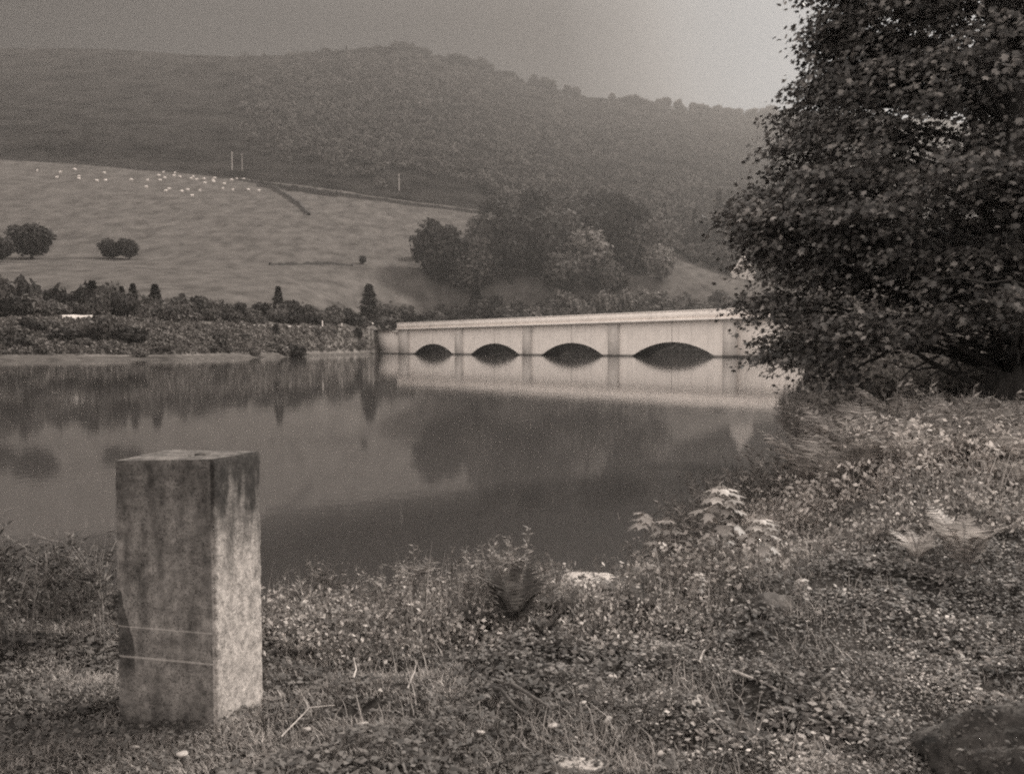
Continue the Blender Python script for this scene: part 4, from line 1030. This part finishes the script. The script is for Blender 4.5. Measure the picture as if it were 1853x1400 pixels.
SAP = [sapling(201, [(1.0, 5, .03, .08), (.9, 6, .07, .09), (.78, 7, .10, .10), (.6, 8, .13, .12), (.42, 8, .15, .12)]),
       sapling(202, [(1.0, 8, .05, .10), (.93, 10, .10, .10), (.84, 9, .13, .10), (.7, 6, .10, .10), (.5, 4, .08, .09)]),
       sapling(203, [(1.0, 6, .03, .09), (.93, 6, .06, .10), (.6, 3, .05, .08)])]
for i, px, py, h, lab in [(2, 1165, 1060, 155, 'slim sycamore sapling with one small leaf whorl, leftmost at the water'), (0, 1208, 1075, 150, 'bushiest sycamore sapling with wide tiers of drooping leaves'),
      (1, 1303, 1065, 172, 'tallest sycamore sapling with a domed double crown of leaves'), (2, 1282, 1080, 108, 'short sycamore sapling below the tallest one'),
      (1, 1374, 1075, 128, 'sycamore sapling with a single umbrella of leaves, rightmost of the row'), (0, 1180, 1100, 90, 'low broad sycamore sapling in front of the bushiest one'),
      (1, 1262, 1110, 70, 'small pale sycamore seedling at the feet of the saplings'), (1, 1450, 1110, 60, 'lone low sycamore seedling right of the sapling row')]:
    put(SAP, i, px, py, h, .60, lab, None, 'sapling')

def weed(seed, h=.5, nl=26, ls=.045, branch=4, mat='weed'):
    nl = int(nl * 1.7); ls *= .8
    g = np.random.default_rng(seed); e = empty('waterside_weed'); st = MB(); P, A = [], []
    tops = [(np.array([0, 0, -.03]), np.array([g.uniform(-.08, .08), g.uniform(-.08, .08), h]))]
    for k in range(branch):
        a = g.uniform(0, 6.28); z0 = g.uniform(.25, .7) * h
        tops.append((tops[0][1] * z0 / h, np.array([math.cos(a) * .12, math.sin(a) * .12, 0]) + tops[0][1] * g.uniform(.75, 1.0)))
    for a, b in tops:
        m1 = (a + b) / 2 + g.normal(size=3) * .015; st.tube([a, m1, b], [.003, .0024, .0012], 4)
        for f in np.linspace(.25, 1, nl // 2):
            q = a * (1 - f) + b * f; P.append(q); t_ = g.uniform(0, 6.28); A.append((math.cos(t_), math.sin(t_), g.uniform(-.1, .9)))
    P = np.array(P); n = len(P); mb = MB(); scatter(mb, *LANCE, P, np.array(A), [0, 0, .6] + g.normal(size=(n, 3)) * .7, ls * g.uniform(.5, 1.5, n))
    a = mb.build('leaves', M[mat], e); b = st.build('stem', M['stem'], e); KIDS[e.name] = [a, b]; e.location = (0, -3000, -3000); return e
WEED = [weed(300 + k, .5, 22 + 4 * k, .036 + .004 * k, 3 + k % 3) for k in range(5)]
DARKWEED = [weed(320 + k, .5, 22 + 4 * k, .036 + .004 * k, 3 + k % 3, 'weed_dark') for k in range(3)]
n = 0
def weedband(pxa, pxb, step, f_base, f_h, label, group):
    global n
    for px in np.arange(pxa, pxb, step):
        q = px + random.uniform(-step, step) * .8
        put(DARKWEED if pxb < 300 else WEED, n, q, f_base(q) + random.uniform(-28, 22), f_h(q) * random.uniform(.6, 1.55), .5, label, group, 'weed', lean=random.uniform(-.15, .15)); n += 1
weedband(-60, 205, 5.5, lambda x: 1165, lambda x: 150, 'leafy weed in the dark stand behind the mound left of the post', 'weeds left of the post')
weedband(478, 700, 5, lambda x: np.interp(x, [480, 600, 700], [1150, 1120, 1125]), lambda x: np.interp(x, [480, 560, 600, 640, 700], [60, 105, 115, 60, 75]), 'thin leafy weed on the bank edge just right of the post', 'weeds right of the post')
weedband(700, 1130, 5, lambda x: np.interp(x, [700, 900, 1130], [1120, 1120, 1075]), lambda x: np.interp(x, [700, 780, 900, 1000, 1060, 1130], [85, 120, 120, 90, 50, 70]), 'thin leafy weed among the ferns at the water edge', 'weeds at the water edge')

weedband(1130, 1420, 5, lambda x: np.interp(x, [1130, 1250, 1420], [1075, 1040, 960]), lambda x: np.interp(x, [1130, 1200, 1420], [70, 110, 120]), 'tall leafy weed standing among the saplings', 'weeds among the saplings')
weedband(1420, 1880, 6, lambda x: np.interp(x, [1420, 1600, 1880], [930, 895, 890]), lambda x: np.interp(x, [1420, 1600, 1880], [120, 125, 120]), 'tall leafy weed rising from the thicket on the right bank', 'weeds in the right bank thicket')
# shoots: long thin leaning stems with small leaves
def shoot(seed, mat='tree_b'):
    g = np.random.default_rng(seed); e = empty('willow_shoot'); st = MB(); P, A = [], []
    for k in range(5):
        b = np.array([-.35 + g.normal() * .12, g.normal() * .12, 1 - g.random() * .25]); a = np.array([g.normal() * .03, g.normal() * .03, -.05])
        m1 = (a + b) / 2 + [.05, 0, .04]; st.tube([a, m1, b], [.005, .004, .0015], 4)
        for f in np.linspace(.2, 1, 34):
            q = (a * (1 - f) + m1 * f) * (1 - f) + (m1 * (1 - f) + b * f) * f; P.append(q); A.append(unit(b - a) + g.normal(size=3) * .45)
    P = np.array(P); m2 = len(P); mb = MB(); scatter(mb, *LANCE, P, np.array(A), g.normal(size=(m2, 3)), .06 * g.uniform(.6, 1.2, m2))
    a = mb.build('leaves', M[mat], e); b = st.build('stem', M['stem'], e); KIDS[e.name] = [a, b]; e.location = (0, -3000, -3000); return e
SHO = [shoot(401, 'tree_c'), shoot(402, 'scrub'), shoot(403, 'scrub')]
for i in range(44):
    px = random.uniform(1225, 1405); py = np.interp(px, [1225, 1350, 1450, 1600], [1010, 930, 870, 820]) + random.uniform(-14, 40)
    put(SHO, i, px, py, random.uniform(80, 150) * (1 if px < 1350 else .7), 1.0, 'slender willow shoot leaning out over the water behind the saplings', 'willow shoots on the bank', 'shrub', rot=random.uniform(-.7, .7))

# ---- nettle and bracken mass on the right bank
def mass(name, label, n, ya, yb_, pxa, pxb, mat, h0, h1, ls, cond, per=16, p=1.0, tmpl=DIAM, spread=.08):
    px, X, Y = inview(n, ya, yb_, pxa, pxb, p); Z = zland(X, Y); d = shore_d(X, Y)
    k = cond(px, X, Y, d) & (d > .05) & ((name != 'undergrowth') | (fbm(X * 2.3 + 8, Y * 1.5, 3) > -.22)); X, Y, Z = X[k], Y[k], Z[k]; m = len(X)
    hs_ = rng.uniform(h0, h1, m) * (.75 + .35 * vnoise(X * 1.1, Y * .9)) * (1 + .45 * vnoise(X * 3.4, Y * 2.5)) * (np.interp(Y, [9, 14, 20], [1, .75, .5]) if name != 'distant_undergrowth' else np.interp(Y, [18, 24, 40], [.45, .9, 1.3]))
    f = rng.random((m, per)) ** .7
    ln = rng.normal(size=(m, 1, 2)) * .15
    P = np.stack([X[:, None] + ln[..., 0] * f * hs_[:, None] + rng.normal(size=(m, per)) * spread, Y[:, None] + ln[..., 1] * f * hs_[:, None] + rng.normal(size=(m, per)) * spread, Z[:, None] + f * hs_[:, None]], -1).reshape(-1, 3)
    nn = len(P); A = rdir(nn) + [0, 0, .25]; Nn = np.array([0, 0, .45]) + rng.normal(size=(nn, 3)) * .7
    mb = MB(); scatter(mb, *tmpl, P, A, Nn, ls * rng.uniform(.5, 1.3, nn) * (1 + np.repeat(Y, per) / 30))
    print(name, nn)
    return tag(mb.build(name, M[mat]), label, kind='stuff')
rb = lambda px, X, Y, d: (px > 1330) & (Y > np.interp(px, [1330, 1450, 1600, 1853, 2300], [9.5, 8.6, 8.2, 8.0, 7.5])) & ((TX - X) ** 2 + (TY - Y) ** 2 > .5)
mass('undergrowth', 'pale nettles and bracken crowding the right bank behind the boulders', 9000, 7.5, 24, 1300, 2150, 'nettle', .3, .8, .045, rb, 34, p=1.3, spread=.055)
for i in range(60):
    px = random.uniform(1470, 1900); py = random.uniform(815, 925) + (25 if px < 1560 else 0)
    put(FERN['pale'], i, px, py, random.uniform(70, 120) * (py / 870) ** 2.5, .50, 'pale bracken frond tuft in the bright thicket on the right bank', 'bracken in the right bank thicket', 'fern')
fb = lambda px, X, Y, d: (d > .4) & (px > 1460) & (np.hypot(X - TX, Y - TY) > 2)
mass('distant_undergrowth', 'soft misty bushes and scrub running along the right-hand bank', 5200, 18.5, 75, 1440, 2300, 'bush_pale', .9, 2.3, .11, fb, 44, p=1.6, spread=.28)
lo = lambda px, X, Y, d: (px > 1120) & (Y > np.interp(px, [1120, 1200, 1330, 1500, 1853], [5.6, 5.2, 5.6, 6.6, 6.8])) & (Y < np.interp(px, [1120, 1200, 1330, 1500, 1853], [8, 9, 11, 9.5, 8.6]))
mass('low_undergrowth', 'low leafy plants around the saplings', 5200, 5, 11.5, 1100, 2000, 'weed', .12, .42, .036, lo, 22)
ed = lambda px, X, Y, d: (d > .1) & (d < 2.4) & (px < 1300) & (px > 440)
ed2 = lambda px, X, Y, d: (d > .1) & (d < 1.9) & (px < 240)
mass('dark_vegetation', 'dark tangled plants on the bank left of the post', 2400, 4.4, 8, -300, 240, 'weed_dark', .1, .42, .032, ed2, 16)
mass('bank_vegetation', 'tangled small-leaved plants along the bank edge', 4200, 4.2, 8, -300, 1320, 'weed', .06, .28, .026, ed, 22)

# ---- ground leaves and grass
def zone_grass(px, X, Y):   # 1 where grass, 0 where creeping leaves
    g_ = .5 + .5 * fbm(X * 1.4 + 3, Y * 1.4, 3) + np.interp(px, [0, 200, 480, 700, 950, 1150, 1500], [.5, .5, .3, .35, .15, -.3, -.6]) - .45 * np.clip(Y - 4.0, -1, 1.2) * (px > 450)
    return g_
def cover(name, label, n, mat, ya, yb_, cond, ls, tilt=.5, lift=.03, tm=DIAM, p=1.15):
    px, X, Y = inview(n, ya, yb_, -700, 3000, p); Z = zland(X, Y); d = shore_d(X, Y); k = cond(px, X, Y) & (d > .1)
    X, Y, Z = X[k], Y[k], Z[k]; m = len(X)
    bump_ = .07 * (fbm(X * 4.2, Y * 4.2, 4) + .35) + rng.random(m) * lift
    A = rdir(m) * [1, 1, .3] + [0, 0, .12]
    mb = MB(); scatter(mb, *tm, np.stack([X, Y, Z + bump_], 1), A, np.array([0, 0, 1.]) + rng.normal(size=(m, 3)) * tilt, ls * rng.uniform(.45, 1.35, m) * (.7 + .1 * Y) * (1 + .5 * vnoise(X * 2.3, Y * 2.3 + 7)))
    print(name, m)
    return tag(mb.build(name, M[mat]), label, kind='stuff')
hollow = lambda X, Y: fbm(X * 2.1 + 4, Y * 2.1 + 11, 4)
cover('ground_cover', 'creeping ivy-like leaves and litter over the near bank', 400000, 'cover', 2.5, 14, lambda px, X, Y: (zone_grass(px, X, Y) < .55) & (hollow(X, Y) + rng.normal(size=len(X)) * .12 > -.08), .0225, .8, .045)
cover('leaf_litter', 'dark fallen leaves beneath the creeping plants', 130000, 'cover_dark', 2.5, 16, lambda px, X, Y: Y > 0, .028, .4, .012)
def blades(name, label, n, ya, yb_, cond, h, lean, w=.0022, mat='grass', pxa=-700, pxb=2600, p=1.3):
    px, X, Y = inview(n, ya, yb_, pxa, pxb, p); Z = zland(X, Y); d = shore_d(X, Y); k = cond(px, X, Y) & (d > .1)
    X, Y, Z = X[k], Y[k], Z[k]; m = len(X)
    a = rng.uniform(0, 6.283, m); hh = h * rng.uniform(.35, 1.2, m) * (.8 + .4 * vnoise(X * 3, Y * 3)); ln = lean * rng.uniform(.3, 1.4, m) * hh
    dx, dy = np.cos(a), np.sin(a); sx, sy = -dy, dx
    ww = w * rng.uniform(.7, 1.4, m) * (.6 + .15 * Y)
    B = np.stack([X, Y, Z - .01], 1); V = []
    for f, wf in ((0, 1), (.55, .8), (1, .1)):
        c = B + np.stack([dx * ln * f ** 1.7, dy * ln * f ** 1.7, hh * f * (1 - .25 * lean * f)], 1)
        o = np.stack([sx * ww * wf, sy * ww * wf, 0 * sx], 1); V += [c - o, c + o]
    V = np.stack(V, 1).reshape(-1, 3); i = (np.arange(m) * 6)[:, None, None] + np.array([[0, 1, 3, 2], [2, 3, 5, 4]])[None]
    mb = MB(); mb.add(V, i.reshape(-1, 4)); print(name, m)
    return tag(mb.build(name, M[mat]), label, kind='stuff')
blades('grass', 'short rough grass around the post and across the foreground', 250000, 2.4, 6.5, lambda px, X, Y: (zone_grass(px, X, Y) > .42) & (hollow(X, Y) > -.35), .05, .9)
blades('dry_grass', 'longer dry grass stalks scattered through the bank', 16000, 2.6, 9, lambda px, X, Y: (px > 460) & (fbm(X * 2 + 9, Y * 2, 2) > -.1), .15, .7, .0016)
blades('mound_grass', 'matted pale grass on the mound left of the post', 45000, 3.0, 5.6, lambda px, X, Y: (px < 215), .035, 1.6, .0024, pxb=230)

blades('tall_grass', 'tall pale grass standing among the bracken on the right bank', 9000, 6.5, 20, lambda px, X, Y: (px > 1350) & (Y > np.interp(px, [1330, 1450, 1600, 1853, 2300], [9.5, 8.6, 8.0, 7.4, 7.0])), .75, .35, .003, pxa=1300, p=1.2)
blades('edge_grass', 'wispy pale grass stems standing along the water edge', 7000, 4.6, 8.5, lambda px, X, Y: (px > 470) & (px < 1340) & (shore_d(X, Y) < 2.2), .42, .3, .0014)
blades('grass_clumps', 'clumps of longer grass dotted over the near bank', 60000, 2.6, 8, lambda px, X, Y: (fbm(X * 2.6 + 21, Y * 2.6, 3) > .22) & ((px > 500) | (px < 150)), .13, .8, .0018)
blades('post_grass', 'rough grass crowding the foot of the concrete post', 6000, 2.9, 4.2, lambda px, X, Y: (np.abs(X + 1.3) < .5) & (np.abs(Y - 3.55) < .38) & ~((np.abs(X + 1.33) < .17) & (np.abs(Y - 3.65) < .12)), 0.05, .7, .002, pxa=100, pxb=620)
# ---- stones, blocks, sticks
def stick(pts, r, mat, label, name='stick', cat='stick', up=.04):
    P = [np.array(gpt(a, b_)) + [0, 0, up + z] for a, b_, z in pts]; m_ = MB(); nn = len(P)
    Q = []
    for a, b_ in zip(P[:-1], P[1:]):
        for f in np.linspace(0, 1, 5)[:-1]: Q.append(a * (1 - f) + b_ * f + np.random.default_rng(int(a[0] * 1e4) % 999).normal(size=3) * r * .25)
    Q.append(P[-1]); m_.tube(Q, np.linspace(r, r * .5, len(Q)), 7)
    return tag(m_.build(name, M[mat], smooth=True), label, cat)
def rock(name, mat, r, seed, loc, rz, label, cat='boulder', sub=3):
    import bmesh
    bm = bmesh.new(); bmesh.ops.create_icosphere(bm, subdivisions=sub, radius=1)
    for v in bm.verts:
        c = v.co; k = 1 + .28 * float(fbm(c.x * 1.3 + seed, c.y * 1.3 + c.z * 1.1 + seed, 3)) + .10 * float(fbm(c.x * 4 + seed, c.z * 4 + c.y * 3.4, 2)) + .03 * float(fbm(c.x * 14 + seed, c.z * 13 + c.y * 12, 2))
        v.co = Vector((c.x * r[0] * k, c.y * r[1] * k, c.z * r[2] * k))
    me = bpy.data.meshes.new(name); bm.to_mesh(me); bm.free(); me.materials.append(M[mat])
    for p_ in me.polygons: p_.use_smooth = True
    o = bpy.data.objects.new(name, me); col.objects.link(o); o.location = loc; o.rotation_euler = (0, 0, rz)
    return tag(o, label, cat)
def on(px, py, up=0.0):
    p = gpt(px, py); return (p[0], p[1], p[2] + up)
rock('boulder', 'mossy', (.24, .2, .15), 3, on(1560, 948, .06), .3, 'pale-topped mossy boulder lower of the two under the ferns at the right')
rock('boulder', 'mossy', (.2, .18, .14), 5, on(1545, 905, .12), 1, 'rounded mossy boulder behind and above its twin under the ferns')
rock('boulder', 'mossy', (.30, .25, .2), 8, on(1835, 885, .1), 2, 'grey boulder half hidden in bracken at the right edge')
corner = rock('boulder', 'root', (.36, .62, .25), 12, (2.08, 2.85, .93), .75, 'big dark mossy boulder filling the bottom right corner', sub=5)
rock('boulder', 'mossy', (.16, .12, .06), 21, on(1235, 1050, .02), .4, 'flat pale-topped stone among the saplings')
rock('boulder', 'mossy', (.12, .12, .09), 22, on(1395, 1105, .02), .4, 'small mossy stone right of the sapling row')
g = np.random.default_rng(9); nn = 5200; d = unit(g.normal(size=(nn, 3))); d[:, 2] = np.abs(d[:, 2])
mv = np.array([v.co[:] for v in corner.data.vertices]); k = g.integers(0, len(mv), nn); P = mv[k] + g.normal(size=(nn, 3)) * .01; P = P[P[:, 2] > -.1]; nn = len(P)
k2 = vnoise(P[:, 0] * 7, P[:, 1] * 7) > -.2; P = P[k2]; nn = len(P)
mb = MB(); scatter(mb, *DIAM, P, unit(P) + g.normal(size=(nn, 3)) * .8, unit(P) + g.normal(size=(nn, 3)) * .5, .022 * g.uniform(.5, 1.4, nn)); mb.build('moss', M['cover_dark'], corner)
# fallen block of pale stone at the bottom edge and pale block added for the glare by the water
def block(name, mat, c, h, rz, label, cat, ry=0):
    m_ = MB(); m_.box((0, 0, 0), h, 0, .94); o = m_.build(name, M[mat]); o.location = c; o.rotation_euler = (ry, .06, rz)
    md = o.modifiers.new('bevel', 'BEVEL'); md.width = min(h) * .35; md.segments = 3
    return tag(o, label, cat)
block('stone_block', 'stone', on(1045, 1400, .0), (.1, .05, .035), -.1, 'pale cut stone block lying at the bottom edge of the picture', 'stone')
p = at(1072, 1055, 7.25); block('glare_block', 'pale_block', (p[0], 7.25, .22), (.26, .3, .28), .12, 'pale block standing in for bright glare at the water edge behind the ferns', 'block')
stick([(1132, 1010, 0), (1128, 970, .12), (1118, 930, .22)], .006, 'stick', 'pale bare stem standing at the water edge left of the saplings', up=0)
so = None
spots = [(1140, 1010), (1290, 1110), (1340, 1205), (1375, 1195), (1180, 1200), (1108, 1240), (1235, 1245), (1235, 1285), (1010, 1250), (1055, 1285), (655, 1325), (555, 1335), (1100, 1320), (1170, 1330), (1480, 1120), (1300, 1340), (1250, 1310), (1520, 1050), (1430, 1245), (1620, 1255), (1745, 1285), (1790, 1140), (1400, 1330), (800, 1325), (905, 1290), (330, 1380), (245, 1368), (690, 1265), (1195, 1380), (1330, 1130), (1000, 1330), (1040, 1350), (870, 1345)]
STN = []
for k in range(5):
    STN.append(rock('stone', 'stone', (.02, .013, .0055), 60 + k, (0, -3000, -3000), 0, 'x', 'stone', 2))
for i, (px, py) in enumerate(spots):
    b0 = STN[i % 5]
    if i < 5: o = b0
    else: o = b0.copy(); col.objects.link(o)
    o.location = on(px, py, .035); o.rotation_euler = (random.uniform(-.4, .4), random.uniform(-.4, .4), random.uniform(0, 6)); s = random.uniform(.7, 1.5); o.scale = (s, s, s)
    tag(o, 'small pale stone chip lying in the leafy ground of the foreground', 'stone', 'stone chips in the foreground')
stick([(1266, 1216, 0), (1276, 1200, .03), (1290, 1210, .1)], .007, 'stick', 'short pale forked-looking stick poking up in the middle foreground')
stick([(1328, 1232, 0), (1350, 1240, 0), (1368, 1248, 0)], .008, 'stick', 'bright bleached stick lying right of the upright stick')
stick([(1375, 1252, 0), (1395, 1262, 0), (1422, 1272, 0)], .006, 'stick', 'thin pale stick at the lower right of the bleached stick')
stick([(1418, 1238, 0), (1440, 1224, 0)], .009, 'stick', 'stubby pale piece of wood right of the bleached stick')
stick([(1490, 1120, 0), (1540, 1108, .01), (1605, 1096, .01), (1650, 1090, 0)], .008, 'log', 'long dark branch lying across the shaded ground at the right')
stick([(980, 1172, .01), (1030, 1170, .02), (1085, 1188, .0)], .006, 'stick', 'long pale twig below the row of ferns')
stick([(892, 1262, 0), (905, 1280, .04), (930, 1305, .02), (960, 1312, 0)], .012, 'log', 'curled dark root in the middle of the foreground')
stick([(925, 1262, .02), (960, 1290, .03), (1000, 1305, 0)], .010, 'mossy', 'thick pale root beside the curled dark one')
stick([(738, 1266, 0), (750, 1245, .03), (754, 1240, .06)], .004, 'stick', 'thin upright twig in the grass right of the post')
stick([(640, 1245, 0), (645, 1235, .02), (640, 1226, .05)], .005, 'stick', 'short bent twig nearest the post')
stick([(510, 1350, .0), (560, 1315, .03), (605, 1300, .01)], .003, 'stick', 'long straw stalk crossing the grass at the foot of the post')
stick([(488, 1200, .0), (525, 1198, .0), (560, 1200, 0)], .022, 'log', 'short dark rotten log lying just right of the post', 'rotten_log', 'log', up=.05)
stick([(1605, 945, 0), (1622, 925, .02), (1632, 905, .06)], .018, 'stick', 'pale branch stub rising beside the mossy boulders')
stick([(1740, 940, 0), (1765, 920, .02), (1790, 895, .06)], .016, 'stick', 'pale fallen branch below the bracken at the far right')
stick([(1425, 842, 0), (1430, 800, .1), (1424, 775, .1)], .006, 'stick', 'single pale bare stem above the willow shoots', up=.0)

# ------------------------------------------------------------------ haze over the valley
hm = bpy.data.materials.new('haze_air'); hm.use_nodes = True; t = hm.node_tree; t.nodes.clear()
o_ = N(t, 'ShaderNodeOutputMaterial'); pv = N(t, 'ShaderNodeVolumePrincipled')
pv.inputs['Color'].default_value = (1, .95, .91, 1); pv.inputs['Density'].default_value = HAZE; pv.inputs['Anisotropy'].default_value = .72
t.links.new(pv.outputs[0], o_.inputs['Volume'])
mb = MB(); ztop_ = float(GZ.max()) + 30; mb.box((300, 800, (ztop_ - 6) / 2), (3300, 930, (ztop_ + 6) / 2))
tag(mb.build('haze', hm), 'thin pale mist filling the valley', kind='stuff')

# prototypes that were never needed
for o in list(col.objects):
    if o.parent is None and o.location.z < -2000:
        for c in [c for c in col.objects if c.parent == o]: bpy.data.objects.remove(c)
        bpy.data.objects.remove(o)
